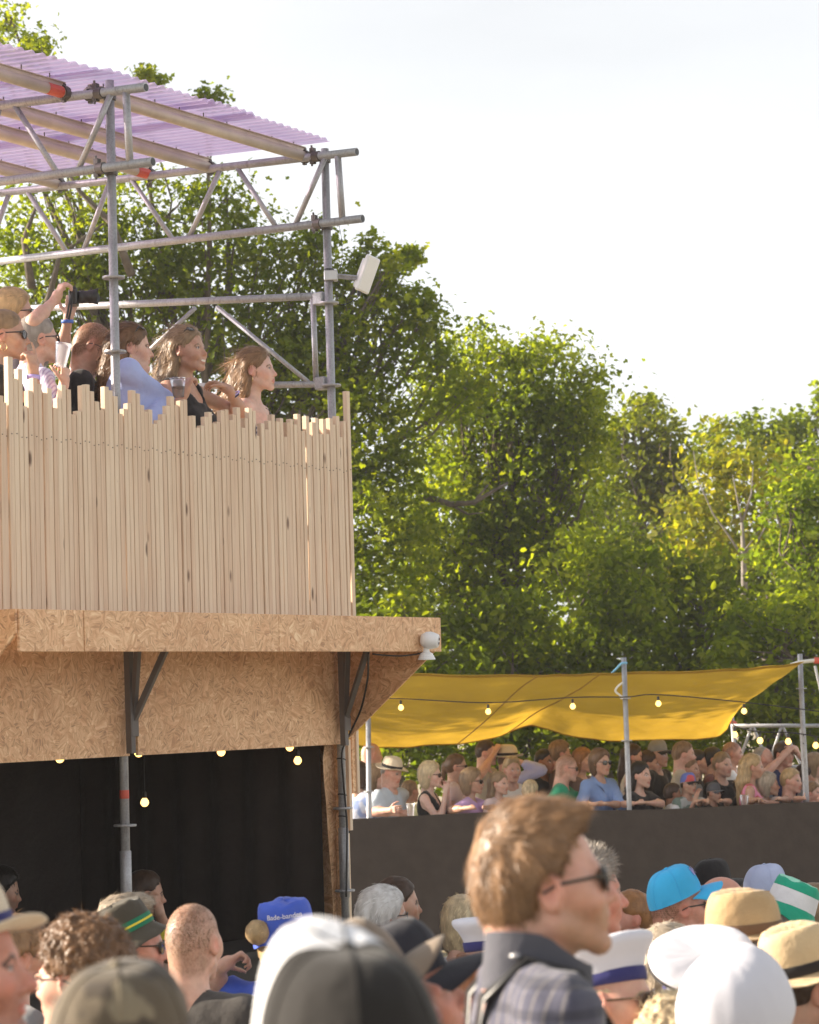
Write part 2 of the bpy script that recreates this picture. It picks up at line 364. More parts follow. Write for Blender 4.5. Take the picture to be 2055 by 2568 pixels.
slat_px = [(x*.26667, 880+y*.26667) for x, y in tops1] + [(440+x*.27826, 960+y*.27826) for x, y in tops2]
slat_lw = [on_py(x, y, SL_Y) for x, y in slat_px]
slats = [(p[0], p[2]) for p in slat_lw]
pitch = .0365
w = slats[0][0]-pitch
while w > -4.2:
    slats.append((w, 3.95+random.uniform(-.06, .22))); w -= pitch
slats.sort()
for i, (w, zt) in enumerate(slats):
    wn = slats[i+1][0] if i+1 < len(slats) else w+pitch
    wp = slats[i-1][0] if i else w-pitch
    half = min(.0185, (wn-w)/2-.0018, (w-wp)/2-.0018 if i else .0185); half = max(half, .0125)
    m = MB(); dy = random.uniform(-.004, .004); tilt = random.uniform(-.0022, .0022)
    zb = 2.845+random.uniform(-.01, .01)
    m.box((-half, 0, zb), (half, .030, zt))
    o = m.build('slat', PINE, plat, bevel=.0016)
    o.location = (w, SL_Y+dy, 0); o.rotation_euler = (0, tilt, 0)
    o.location.x -= math.sin(tilt)*3.4
# ledgers behind the slats, deck, joists
for z in (2.95, 3.38, 3.74):
    m = MB(); m.box((-4.2, SL_Y+.038, z-.035), (2.04, SL_Y+.078, z+.035)); m.build('ledger', PINE, plat)
m = MB(); m.box((-4.2, -.03, 2.68), (2.02, 3.3, 2.74)); m.build('deck', PINE, plat)
# screws: a row of little heads near the top of every slat
m = MB()
for i, (w, zt) in enumerate(slats):
    if w < -1.2: continue
    z = 3.735+.01*math.sin(i*1.7)
    m.box((w-.0022, SL_Y-.0065, z-.0022), (w+.0022, SL_Y-.003, z+.0022))
m.build('screw_heads', DARKSTEEL, plat, kind='stuff')
# OSB awning fascia: three sheets
BY = -.70
zt, zb = 2.855, 2.662
xs_f = [on_py(50, 1580, BY)[0], on_py(212, 1580, BY)[0], on_py(700, 1580, BY)[0], on_py(1107, 1590, BY)[0]]
for i in range(3):
    m = MB(); m.box((0, 0, 0), (xs_f[i+1]-xs_f[i]-.003, .018, zt-zb))
    o = m.build('fascia_panel', OSB, plat, bevel=.002); o.location = (xs_f[i]+.0015, BY+(.003 if i == 0 else 0), zb)
# awning top sheet, and triangular end panels
m = MB(); m.box((xs_f[0]+.02, BY+.02, zt-.045), (xs_f[3]-.03, -.12, zt-.027)); m.build('awning_top', OSB, plat)
PANY = -.035
e_b = on_py(871, 1851, PANY); XE = xs_f[3]-.012
a = on_px(1061, 1663, XE); b = on_px(897, 1830, XE)
def end_panel(x, label=None):
    m = MB(); poly = [(BY+.02, zt-.05), (BY+.02, zb+.02), (a[1], a[2]), (b[1], b[2]), (PANY-.02, e_b[2]), (PANY-.02, zt-.05)]
    V = [(x, p, z) for p, z in poly]+[(x+.012, p, z) for p, z in poly]; n = len(poly)
    m.add(V, [tuple(range(n)), tuple(range(2*n-1, n-1, -1))]+[(i, n+i, n+(i+1)%n, (i+1)%n) for i in range(n)])
    return m.build('end_panel', OSB2, plat)
OSB2 = mat_osb('strand_board_end', (1, .96, .92), True)
end_panel(XE)
# next fascia/return at the left end, catching the sun
m = MB(); lx = xs_f[0]-.016
poly = [(BY+.012, zt+.0), (BY+.012, zb+.085), (-.05, 2.12), (-.05, zt)]
V = [(lx, p, z) for p, z in poly]+[(lx+.012, p, z) for p, z in poly]
m.add(V, [(0,1,2,3),(7,6,5,4)]+[(i, 4+i, 4+(i+1)%4, (i+1)%4) for i in range(4)]); m.build('end_panel', OSB2, plat)
# wall panels over the bar front
def wall_panel(px0, px1, x0=None):
    p0 = on_py(px0, 1900, PANY)[0] if x0 is None else x0; p1 = on_py(px1, 1880, PANY)[0]
    m = MB(); m.box((0, 0, 0), (p1-p0, .018, .70)); o = m.build('wall_panel', OSB, plat, bevel=.0015); o.location = (p0, PANY, 2.148); return o
wall_panel(0, 326, -4.0); wall_panel(347, 867)
# standards (upright tubes) with rosettes
def standard(x, y, ztop, rings, sleeve=True, name='standard'):
    m = MB(); m.tube([(x, y, 0), (x, y, ztop)], .0242, 14); o = m.build(name, STEEL, plat, smooth=False)
    for p in o.data.polygons: p.use_smooth = len(p.vertices) == 4
    for z in rings:
        r = MB(); r.lathe([(.024, z-.006), (.058, z-.006), (.060, z), (.058, z+.006), (.024, z+.006)], 16, Matrix.Translation((x, y, 0)))
        r.build('rosette', STEEL, o)
    if sleeve:
        r = MB(); r.lathe([(.0243, 1.26), (.030, 1.265), (.030, 1.66), (.0243, 1.665)], 14, Matrix.Translation((x, y, 0))); r.build('sleeve', STEEL, o, smooth=True)
    return o
zr = on_py(291, 697, 0)[2]; zr2 = on_py(294, 883, 0)[2]; zr3 = on_py(318, 2070, 0)[2]
z_top_l = on_py(279, 203, 0)[2]; z_top_r = on_py(812, 372, 0)[2]
sl = standard(0, 0, z_top_l, [zr, zr2, zr3])
RX = 2.0
zq = [on_px(826, y, RX)[2] for y in (760, 967)] + [on_py(850, y, 0)[2] for y in (2028, 2236)]
sr = standard(RX, 0, z_top_r, zq)
for x, y in ((-2.07, 0), (-4.14, 0), (-4.14, 3.2), (-2.07, 3.2), (0, 3.2), (RX, 3.2)): standard(x, y, 5.4, [], False)
r = MB(); za = on_py(316, 1992, 0)[2]; r.lathe([(.0246, za-.022), (.0252, za-.02), (.0252, za+.02), (.0246, za+.022)], 14); r.build('red_tape', REDP, sl, smooth=True)
# roof lattice beams, coupled to the near side of the standards
def lattice(x, u0, u1, l0, l1, cut, name='lattice_beam', vert=None, diag=None, r=.0242, back=3.2):
    # u0,u1: pixels on the upper chord; l0,l1: pixels on the lower chord; all in the plane x
    P = [on_px(*p, x) for p in (u0, u1, l0, l1)]
    root = MB()
    def ext(p, q, y): t = (y-p[1])/(q[1]-p[1]); return p+(q-p)*t
    U = [ext(P[0], P[1], y) for y in (cut[0], back)]; L = [ext(P[2], P[3], y) for y in (cut[1], back)]
    root.tube(U, r, 12); o = root.build('chord' if False else name, STEEL, plat)
    for p in o.data.polygons: p.use_smooth = len(p.vertices) == 4
    m = MB(); m.tube(L, r, 12); c = m.build('lower_chord', STEEL, o)
    for p in c.data.polygons: p.use_smooth = len(p.vertices) == 4
    for e in (U[0], L[0]):
        m = MB(); m.ball(e+np.array([0, -.0006, 0]), (.0205, .001, .0205), 12); m.build('bore_shade', BLACKP, o)  # black disc stands for the shade inside the closed tube end
    uy = lambda y: ext(P[0], P[1], y); ly = lambda y: ext(P[2], P[3], y)
    def web(pa, pb, rr=.0165):
        m = MB(); m.tube([pa, pb], rr, 8); w = m.build('lattice_strut', STEEL, o); 
        for p in w.data.polygons: p.use_smooth = len(p.vertices) == 4
    for a_, b_ in vert: web(uy(on_px(*a_, x)[1]), ly(on_px(*b_, x)[1]), .0205)
    for ya, yb in diag: web(uy(ya), ly(yb))
    return o, uy, ly
c1 = lambda x, y: (x*.5797, y*.5797)
XF, XB = -.055, RX-.055
yy = lambda px, py, x: on_px(*c1(px, py), x)[1]
dF = [(yy(485,425,XF), yy(335,715,XF)), (yy(60,475,XF), yy(250,725,XF))]
step = dF[1][0]-dF[0][0]
y0 = dF[1][0]+.10
for k in range(4): dF += [(y0+k*step*1.0, dF[0][1]+(k+1)*step), (y0+k*step+step-.1, dF[1][1]+(k+1)*step)]
fr, fuy, fly = lattice(XF, c1(0,455), c1(490,394), c1(0,785), c1(650,700), (yy(632,372,XF), yy(662,702,XF)), vert=[(c1(545,395), c1(562,705))], diag=dF)
dB = [(yy(1412,690,XB), yy(1275,965,XB)), (yy(1022,742,XB), yy(1200,968,XB)), (yy(958,752,XB), yy(815,1015,XB)), (yy(565,800,XB), yy(752,1028,XB)), (yy(478,820,XB), yy(360,1070,XB)), (yy(115,855,XB), yy(292,1078,XB)), (yy(42,865,XB), yy(-70,1110,XB))]
stp = dB[4][0]-dB[2][0]
for k in range(1, 4): dB += [(dB[5][0]+stp*k, dB[5][1]+stp*k), (dB[6][0]+stp*k, dB[6][1]+stp*k)]
br, buy, bly = lattice(XB, c1(0,835), c1(1405,672), c1(0,1130), c1(1560,946), (yy(1545,655,XB), yy(1570,946,XB)), vert=[(c1(1462,680), c1(1482,945))], diag=dB)
# couplers where beams meet standards
for x, f in ((XF, fuy), (XF, fly), (XB, buy), (XB, bly)):
    c = f(0.0); m = MB(); 
    m.lathe([(.026,-.032),(.034,-.03),(.034,.03),(.026,.032)], 12, Matrix.Translation((x+.055, 0, c[2])))
    m.tube([(x, c[1]+.045, c[2]), (x, c[1]+.001, c[2])], .033, 12)
    m.bar((x, .05, c[2]-.04), (x, .05, c[2]+.055), .028, .03); m.tube([(x-.01, .05, c[2]-.055), (x-.01, .05, c[2]+.07)], .007, 6)
    m.build('coupler', DARKSTEEL, plat)
# roof purlins: round tube with a keder rail on top, running between the beams
RAIL = mat_plain('aged_aluminium', (.52,.45,.37), .5, .25, .12, 9)
ends = [(1310,690), (900,740), (640,770), (250,800)]
py_ = [on_px(*c1(*e), XB)[1] for e in ends]
stepy = (py_[3]-py_[0])/3
py_ += [py_[3]+stepy, py_[3]+2*stepy]
def purlin(x0, x1, y, red=False):
    z0 = fuy(y)[2]; z1 = buy(y)[2]
    zf = lambda x: z0+(z1-z0)*(x-XF)/(XB-XF)
    a_ = np.array([x0, y, zf(x0)+.012]); b_ = np.array([x1, y, zf(x1)+.012])
    m = MB(); m.tube([a_, b_], .031, 12); o = m.build('purlin', RAIL, plat)
    for p in o.data.polygons: p.use_smooth = len(p.vertices) == 4
    m = MB(); m.bar(a_+[0,0,.040], b_+[0,0,.040], .012, .022); m.bar(a_+[0,0,.053], b_+[0,0,.053], .03, .005)
    m.build('rail_flange', RAIL, o)
    m = MB(); n = 9
    for k in range(n):
        c = a_+(b_-a_)*(k+.5)/n; m.tube([c+[0,0,.05], c+[0,0,.085]], .004, 6)
    m.build('roof_screws', DARKSTEEL, o, kind='stuff')
    if red:
        m = MB(); q = a_+(b_-a_)*.93; m.tube([q, b_-(b_-a_)*.012], .0316, 12); m.build('red_paint_end', REDP, o)
    for e in (a_, b_):
        m = MB(); m.lathe([(.026,-.02),(.04,-.018),(.04,.018),(.026,.02)], 10, Matrix.Translation(e) @ Matrix.Rotation(math.pi/2, 4, 'Y')); m.bar(e+[0,0,-.05], e+[0,0,.05], .02, .02); m.build('clamp', DARKSTEEL, o)
    return zf
for i, y in enumerate(py_):
    purlin(XF+.045, XB+.02, y, i == 2)
    purlin(-2.1, XF-.045, y-.02 if i else on_px(*c1(300,410), XF)[1], i == 0)
# corrugated roof sheets
t = NT('purple_corrugated_sheet'); co = t.coords('Object')
nz = t.n('TexNoise', Vector=co, Scale=3.0, Detail=4.0)
pc = t.ramp(nz.outputs[0], [(.3,(.46,.385,.62)), (.7,(.56,.475,.69))])
d = t.n('BsdfPrincipled', Base__Color=pc, Roughness=.35); tl = t.n('BsdfTranslucent', Color=pc); tp = t.n('BsdfTransparent', Color=(.74,.66,.86,1))
m1 = t.n('MixShader', Fac=.55); t.l(d.outputs[0], m1.inputs[1]); t.l(tl.outputs[0], m1.inputs[2])
m2 = t.n('MixShader', Fac=.22); t.l(m1.outputs[0], m2.inputs[1]); t.l(tp.outputs[0], m2.inputs[2]); t.l(m2.outputs[0], t.out.inputs[0]); ROOFM = t.m
zroof = lambda x, y: fuy(y)[2]+(buy(y)[2]-fuy(y)[2])*(x-XF)/(XB-XF)+.088
RS = zroof(0, 0)
def roof_y(px, py):       # point of the roof plane seen in a pixel
    r_ = ray(px, py); zz = RS
    for _ in range(12):
        P = ploc(CAM+r_*((zz-CAM[2])/r_[2])); zz = zroof(P[0], P[1])
    return P
e0 = roof_y(292.7, 179.7); e1 = roof_y(829, 352); e2 = roof_y(0, 116); e3 = roof_y(272, 188)
def roof_sheet(x0, x1, yf0, yf1, lift):
    n = max(8, int((x1-x0)/.0125)); xs_ = np.linspace(x0, x1, n+1); m = MB(); V = []
    yb = 3.6
    for k, x in enumerate(xs_):
        yf = yf0+(yf1-yf0)*k/n
        for j, y in enumerate((yf, yf+.02, (yf+yb)/2, yb)):
            V.append((x, y, zroof(x, y)+lift+.011*math.cos(2*math.pi*x/.076)))
    F = [(k*4+j, (k+1)*4+j, (k+1)*4+j+1, k*4+j+1) for k in range(n) for j in range(3)]
    m.add(V, F); return m.build('roof_sheet', ROOFM, plat, smooth=True)
edge = lambda x: e0[1]+(e1[1]-e0[1])*(x-e0[0])/(e1[0]-e0[0])
x = e1[0]; i = 0
cuts = [e1[0], roof_y(640, 292)[0], roof_y(530, 262)[0], e0[0]]
for i in range(3): roof_sheet(cuts[i+1]-.10, cuts[i], edge(cuts[i+1]-.10), edge(cuts[i]), .012*(i % 2))
roof_sheet(-1.0, cuts[3]-.02, e2[1]+(e3[1]-e2[1])*( -1.0-e2[0])/(e3[0]-e2[0]), e3[1], .016)
roof_sheet(-2.3, -.96, e2[1], e2[1], 0)
# guard rail lattice at the far end of the platform
P = {k: on_px(*v, RX) for k, v in dict(ta=(200,768), tb=(800,742), ba=(640,966), bb=(815,963), v0=(785,748), v1=(793,960), d0=(545,770), d1=(774,958), e0=(490,772), e1=(392,862)).items()}
def extl(p, q, y): tt = (y-p[1])/(q[1]-p[1]); return p+(q-p)*tt
gr = MB(); gr.tube([extl(P['ta'], P['tb'], 3.1), extl(P['ta'], P['tb'], .07)], .0225, 12); g = gr.build('guard_rail', STEEL, plat)
for p in g.data.polygons: p.use_smooth = len(p.vertices) == 4
for nm, q0, q1, rr in (('bottom_rail', extl(P['ba'], P['bb'], 3.1), extl(P['ba'], P['bb'], .07), .02), ('rail_post', P['v0'], P['v1'], .017), ('rail_brace', P['d0'], P['d1'], .0135), ('rail_brace', P['e0'], P['e0']+(P['e1']-P['e0'])*1.9, .0135)):
    m = MB(); m.tube([q0, q1], rr, 10); o = m.build(nm, STEEL, g)
    for p in o.data.polygons: p.use_smooth = len(p.vertices) == 4
for k in ('v0', 'v1'):
    c = P[k]; m = MB(); m.box((RX-.03, .03, c[2]-.045), (RX+.03, .10, c[2]+.03)); m.build('wedge_head', STEEL, g, bevel=.006)
# bar interior: black drapes, counter, side cladding
m = MB(); V = []; n = 120
for k in range(n+1):
    x = -4.1+(1.96+4.1)*k/n; yv = 1.9+.004*math.sin(k*.8)+.008*math.sin(k*.23)
    V += [(x, yv, 0), (x, yv, 2.66)]
m.add(V, [(2*k, 2*k+2, 2*k+3, 2*k+1) for k in range(n)]); m.build('back_drape', DRAPE, plat, smooth=True)
for x in (-4.1, 1.93):  # the left one is added out of view to keep sun out
    m = MB(); V = []
    for k in range(41):
        y = .10+2.0*k/40; xv = x+.02*math.sin(k*1.2); V += [(xv, y, 0), (xv, y, 2.66)]
    m.add(V, [(2*k, 2*k+2, 2*k+3, 2*k+1) for k in range(40)]); m.build('side_drape', DRAPE, plat, smooth=True)
m = MB(); m.box((-4.1, .02, 2.60), (1.97, 1.95, 2.62)); m.build('ceiling_drape', DRAPE, plat)
m = MB(); m.box((-4.0, .06, 0), (1.8, .10, 1.0)); m.box((-4.0, .0, 1.0), (1.8, .5, 1.04)); m.build('bar_counter', mat_plain('dark_counter', (.03,.025,.022), .7), plat)
# OSB flank beside the right standard: torn edge inside, boards outside
def pxrect(px0, px1, py0, py1, y, th, name, mat, parent=plat):
    p0 = on_py(px0, (py0+py1)/2, y); p1 = on_py(px1, (py0+py1)/2, y); za_ = on_py((px0+px1)/2, py0, y)[2]; zb_ = on_py((px0+px1)/2, py1, y)[2]
    m = MB(); m.box((p0[0], y, max(0, zb_)), (p1[0], y+th, za_)); return m.build(name, mat, parent, bevel=.001)
m = MB(); m.box((2.03, .045, 0), (2.045, 2.0, 2.66)); m.build('side_wall', OSB2, plat)
m = MB(); V = []
for px_, py_2, pr_ in ((817,1850,840),(810,1905,839),(813,1960,840),(818,2010,841),(821,2060,842),(825,2120,843),(831,2190,844),(835,2260,845),(838,2400,846)):
    a_ = on_py(px_, py_2, .07); b_ = on_py(pr_, py_2, .07); V += [(a_[0], .07, a_[2]), (b_[0], .07, b_[2])]
m.add(V, [(2*k, 2*k+1, 2*k+3, 2*k+2) for k in range(8)]); m.build('inner_flank', OSB, plat)
pxrect(862, 876, 1856, 2420, .02, .02, 'side_board', OSB); pxrect(884, 896, 1836, 1990, .06, .015, 'side_board', OSB)
pxrect(876.5, 883, 1855, 2083, .0, .03, 'batten', PINE); pxrect(895.5, 902, 1832, 1990, .05, .03, 'batten', PINE)
pxrect(868, 876, 1985, 2420, -.01, .02, 'batten', PINE); pxrect(877, 882, 2090, 2420, .0, .02, 'batten', PINE)
# awning brackets: vertical square tube and splayed struts
def bracket(j, tops, y0, parent=plat):
    J = on_py(*j, y0)
    m = MB(); m.bar((J[0]-.02, y0, J[2]-.16), (J[0]-.028, y0, 2.75), .035, .035); o = m.build('awning_bracket', DSTRUT, plat)
    for (tx, ty, yo) in tops:
        T = on_py(tx, ty, yo); e = J+(T-J)*1.5
        m = MB(); m.bar(J, e, .026, .030); m.build('strut', DSTRUT, o)
    m = MB(); m.box((J[0]-.035, y0-.02, J[2]-.075), (J[0]+.025, y0+.0, J[2]+.012)); m.build('gusset', DSTRUT, o, bevel=.004)
    return o
DSTRUT = mat_plain('grey_painted_steel', (.13,.115,.11), .55, .2)
bracket((334,1811), [(412,1637,-.28), (345,1640,-.15)], -.085)
bracket((868,1800), [(918,1640,-.42), (873,1645,-.25)], -.085)
# dark service cable down the right standard and under the awning
CABLE = mat_plain('black_cable', (.016,.014,.014), .5)
def cable(pts, r, name, parent=None, mat=None, n=6):
    m = MB(); P_ = [np.asarray(p, float) for p in pts]; out = []
    for i in range(len(P_)-1):
        a_, b_ = P_[i], P_[i+1]; pa = P_[max(i-1,0)]; pb = P_[min(i+2, len(P_)-1)]
        for k in range(8):
            s = k/8; out.append(.5*((2*a_)+(-pa+b_)*s+(2*pa-5*a_+4*b_-pb)*s*s+(-pa+3*a_-3*b_+pb)*s**3))
    out.append(P_[-1]); m.tube(out, r, n); return m.build(name, mat or CABLE, parent, smooth=True)
L = lambda px, py, y: on_py(px, py, y)
cable([L(925,1637,-.5), L(924,1665,-.4), L(922,1705,-.3), L(905,1780,-.15), L(873,1850,-.06), L(858,1890,-.05), L(862,1960,-.04), L(868,2030,-.04), L(871,2090,-.04), L(869,2250,-.04)], .006, 'service_cable', plat)
cable([L(935,1640,-.6), L(960,1643,-.62), L(1010,1645,-.66), L(1060,1638,-.69)], .005, 'service_cable', plat)
for py in (1905, 1995, 2050):
    c = on_py(847, py, 0); m = MB(); m.lathe([(.0245,-.004),(.028,-.003),(.028,.003),(.0245,.004)], 12, Matrix.Translation((RX, 0, c[2])) @ Matrix.Rotation(.25, 4, 'Y')); m.build('cable_tie', BLACKP, sr)
# ------------------------------------------------------------------ string lights under the awning
def bulb(parent, P, drop=.035, r=.0235, world=True):
    P = np.asarray(P, float)
    m = MB(); M_ = Matrix.Translation(P)
    m.lathe([(.001,-r),(r*.55,-r*.86),(r*.92,-r*.35),(r,0),(r*.86,r*.5),(r*.5,r*1.0),(.008,r*1.25)], 14, M_); o = m.build('bulb', BULB, parent, smooth=True)
    m = MB(); m.lathe([(.0105, r*1.0),(.0125, r*1.15),(.0125, r*2.3),(.007, r*2.6),(.001,r*2.65)], 10, M_); m.build('socket', BLACKP, o)
    return o
sl1 = thing('string_light', 'string of warm round bulbs hanging along the bar front under the wooden awning', 'string lights')
pts = [(-60,1905,.03), (150,1902,.03), (348,1888,.03), (555,1886,.03), (727,1874,.03), (747,1908,.15)]
Ps = [pworld(on_py(x, y, d_)) for x, y, d_ in pts]
cab = [Ps[0]+[0,0,.06]]
for p, q in zip(Ps, Ps[1:]): cab += [p+[0,0,.062], (p+q)/2+[0,0,.045]]
cab.append(Ps[-1]+[0,0,.07])
cable(cab, .004, 'light_cable', sl1)
for p in Ps[1:]: bulb(sl1, p)
sl2 = thing('pendant_bulb', 'single bare bulb hanging in front of the black drape inside the bar', 'pendant lamp')
pb = pworld(on_py(363, 2013, .7)); bulb(sl2, pb, r=.024); m = MB(); m.tube([pb+[0,0,.06], np.array([pb[0], pb[1], 2.6])], .004, 6); m.build('lamp_cord', CABLE, sl2)
# ------------------------------------------------------------------ security camera on the awning corner
cc = pworld(on_py(1078, 1606, BY-.055)); D = norm(np.array([.93, -.2, -.12]))
sc = thing('security_camera', 'white turret security camera on the outer corner of the awning', 'security camera', cc)
Q = Vector(D).to_track_quat('Z', 'Y').to_matrix().to_4x4()
m = MB(); m.lathe([(.001,-.052),(.03,-.048),(.046,-.025),(.050,0),(.047,.02),(.040,.042),(.036,.05),(.030,.052),(.001,.052)], 20, Q); m.build('housing', WHITEP, sc, smooth=True)
m = MB(); m.lathe([(.001,.0535),(.028,.0535),(.030,.0505)], 18, Q); fp = m.build('face_plate', mat_plain('pale_grey_plastic', (.55,.55,.6), .3), sc)
for s in (-1, 1): m = MB(); m.ball((.0, s*.012, .055), (.0075, .0085, .003), 10, M=Q); m.build('lens', BLACKP, fp)
m = MB(); m.lathe([(.016,-.048),(.018,-.07),(.03,-.078),(.036,-.082),(.038,-.09),(.042,-.094),(.044,-.102),(.048,-.106),(.05,-.116),(.001,-.118)], 20, Matrix.Translation((-.02,.01,.008))); m.build('mount_cone', WHITEP, sc)
# ------------------------------------------------------------------ antenna on the far standard
c0 = pworld(on_px(826, 692, RX)); an = thing('panel_antenna', 'white panel antenna strapped to the far scaffold upright below the roof', 'antenna', c0)
rel = lambda px, py, dd=0: at_depth(px, py, (c0-CAM)@_f+dd)-c0
m = MB(); m.box((-.03,-.035,-.03), (.05,.035,.03)); m.build('strap_bracket', mat_plain('zinc_bracket', (.5,.5,.5), .4, .5), an, bevel=.004)
for dz in (-.03, .032, .04): m = MB(); m.lathe([(.0245,-.003),(.03,-.0025),(.03,.0025),(.0245,.003)], 14, Matrix.Translation((0,0,dz))); m.build('strap', BLACKP, an)
m = MB(); m.tube([(.03,0,.006), rel(895,694)], .010, 8); m.tube([(.03,0,-.008), rel(895,700)], .007, 8); m.build('arm', STEEL, an)
top = rel(937, 645); bot = rel(907, 730); ax = norm(top-bot); mid = (top+bot)/2; side = norm(np.cross(ax, [0,1,0])); sd = norm(side*.55+np.array([0,-.8,0])); sd = norm(sd-ax*(sd@ax)); nrm = np.cross(ax, sd)
Mx = Matrix((( sd[0], nrm[0], ax[0], mid[0]), (sd[1], nrm[1], ax[1], mid[1]), (sd[2], nrm[2], ax[2], mid[2]), (0,0,0,1)))
if nrm[0] < 0: pass
m = MB(); m.box((-.06,-.016,-.11), (.06,.016,.11), M=Mx); m.build('radome', WHITEP, an, bevel=.008)
sg = 1 if nrm[0] < 0 else -1
m = MB(); m.box((-.055, .019 if sg > 0 else -.055, -.095), (.03, .055 if sg > 0 else -.019, .085), M=Mx); m.build('radio_box', WHITEP, an, bevel=.006)
m = MB(); m.tube([bot+np.array([-.012,0,.012]), bot+np.array([-.016,0,-.028])], .012, 8); m.build('gland', BLACKP, an)
cable([bot+np.array([-.016,0,-.028]), rel(890,752), rel(862,764), rel(838,760)], .0025, 'antenna_cable', an)
cable([rel(850,560), rel(857,600), rel(858,650), rel(850,685)], .0018, 'antenna_cable', an)
# ------------------------------------------------------------------ black barrier in front of the second crowd
FY = 23.9
BARM = mat_cloth('black_barrier_cloth', (.050,.040,.035), .95, .12)
bar = thing('barrier', 'long chest-high barrier covered in black cloth in front of the far spectators', 'barrier', at_y(1400, 2040, FY)*np.array([1,1,0]))
bo = np.array(bar.location)
zf = lambda X: 1.295+.002*X
segs = [-1.6, .9, 3.45, 6.0]
for a_, b_ in zip(segs, segs[1:]):
    nx_, nz_ = 60, 14; V = []
    for i in range(nx_+1):
        x = a_-.03+(b_-a_+.06)*i/nx_
        for j in range(nz_+1):
            s = j/nz_; z = zf(x)+.012*math.sin(x*2.1)-(1.27)*s
            yy_ = FY+.012*math.sin(x*5.3+s*3)*s+.008*math.sin(x*13+s*1.3)*s - .02*s + (.006 if int(a_*10) % 2 else 0)
            V.append((x-bo[0], yy_-bo[1], z))
        # fold over the top
    F = [(i*(nz_+1)+j, (i+1)*(nz_+1)+j, (i+1)*(nz_+1)+j+1, i*(nz_+1)+j+1) for i in range(nx_) for j in range(nz_)]
    m = MB(); m.add(V, F); m.build('cover_panel', BARM, bar, smooth=True)
    m = MB(); m.tube([(a_-bo[0], .03, zf(a_)-.05), (b_-bo[0], .035, zf(b_)-.05)], .02, 8); m.build('top_rail', STEEL, bar)
    for x in (a_+.05, b_-.05): m = MB(); m.tube([(x-bo[0], .06, 0), (x-bo[0], .06, zf(x)-.02)], .02, 8); m.build('upright', STEEL, bar)
# ------------------------------------------------------------------ poles of the shade sail
def tent_pole(label, top, bot, Y, r, rings=(), extra=None):
    a_ = at_y(*top, Y); b_ = at_y(*bot, Y); d_ = norm(b_-a_); g = b_+d_*((b_[2])/max(.3, -d_[2]))
    o = thing('tent_pole', label, 'pole', g, 0, 'scaffold tubes holding up the yellow shade sail')
    m = MB(); m.tube([a_-g, (0,0,0)], r, 12); t_ = m.build('tube', STEEL, o)
    for p in t_.data.polygons: p.use_smooth = len(p.vertices) == 4
    for py in rings:
        s = (py-top[1])/(bot[1]-top[1]); c = a_+(b_-a_)*s-g
        m = MB(); m.lathe([(r*.9,-.006),(r*2.1,-.005),(r*2.1,.005),(r*.9,.006)], 14, Matrix.Translation(c)); m.build('rosette', STEEL, o)
    return o, a_, b_
tent_pole('left scaffold tube of the shade sail, just right of the wooden bar front', (924,1800), (926.5,2050), 23.97, .0245, (1874, 1985))
pB, b0, b1 = tent_pole('tallest scaffold tube with blue rope, in front of the yellow shade sail', (1565,1649), (1579,2026), 24.0, .0245, (1752, 1858))
tent_pole('short rear scaffold tube at the lower right corner of the yellow sail', (1833,1754), (1843,1880), 27.2, .0225, (1812,))
pD, d0_, d1_ = tent_pole('far right scaffold tube where the pointed sail corner is tied', (2007,1640), (2018.5,1920), 24.3, .0245, (1727,))
m = MB(); g = np.array(pD.location); m.tube([at_y(2013.5,1828,24.27)-g, at_y(2019,1925,24.27)-g, np.array([.0,-.03,0])], .031, 12); m.build('sleeve', STEEL, pD)
for y in (1845, 1865): m = MB(); m.ball(at_y(2016, y, 24.235)-g, (.006,.003,.008), 8); m.build('hole_shade', BLACKP, pD)  # black dots painted as the shade of holes that are not cut
# blue ropes on the tall pole
ROPE = mat_plain('blue_rope', (.18,.42,.62), .8); WROPE = mat_plain('white_rope', (.6,.58,.52), .8)
def rope(label, pts, r, mat, name='rope', cat='rope'):
    P_ = [np.asarray(p) for p in pts]; o = cable([p-P_[0] for p in P_], r, name, None, mat); o.location = P_[0]; tag(o, label, cat); return o
rope('blue rope tying the sail edge to the top of the tall tube', [at_y(1572,1663,23.96), at_y(1560,1664,23.93), at_y(1548,1676,24.05), at_y(1536,1688,24.15)], .013, ROPE)
rope('loose pale blue rope loop hanging left of the tall tube', [at_y(1563,1712,23.95), at_y(1550,1722,23.95), at_y(1544,1733,23.95), at_y(1552,1741,23.95), at_y(1562,1748,23.95)], .011, WROPE)
rope('white tie at the pointed right corner of the sail', [at_y(1985,1668,24.25), at_y(2008,1661,24.2), at_y(2040,1657,24.2), at_y(2080,1655,24.2)], .02, WROPE)
# horizontal lattice rail behind on the right
rl = thing('lattice_rail', 'thin horizontal scaffold lattice behind the right end of the sail', 'scaffold rail', at_y(1840,1820,27.0)*np.array([1,1,0]))
g = np.array(rl.location)
m = MB(); m.tube([at_y(1836,1820,27.0)-g, at_y(2120,1820,27.0)-g], .021, 10); m.build('top_tube', STEEL, rl, smooth=True)
m = MB(); m.tube([at_y(1836,1925,27.0)-g, at_y(2120,1922,27.0)-g], .021, 10); m.build('lower_tube', STEEL, rl, smooth=True)
for a_, b_ in (((1886,1822),(1862,1890)), ((1890,1822),(1925,1910)), ((1960,1824),(1935,1900)), ((1965,1824),(2012,1925)), ((2045,1670),(2060,1735))):
    m = MB(); m.tube([at_y(*a_,27.0)-g, at_y(*b_,27.0)-g], .015, 8); m.build('lattice_strut', STEEL, rl)
rope('red strap knotted round the rear tube beside the sail', [at_y(1822,1814,27.15), at_y(1835,1811,27.1), at_y(1846,1814,27.15)], .02, REDP, 'strap', 'strap')
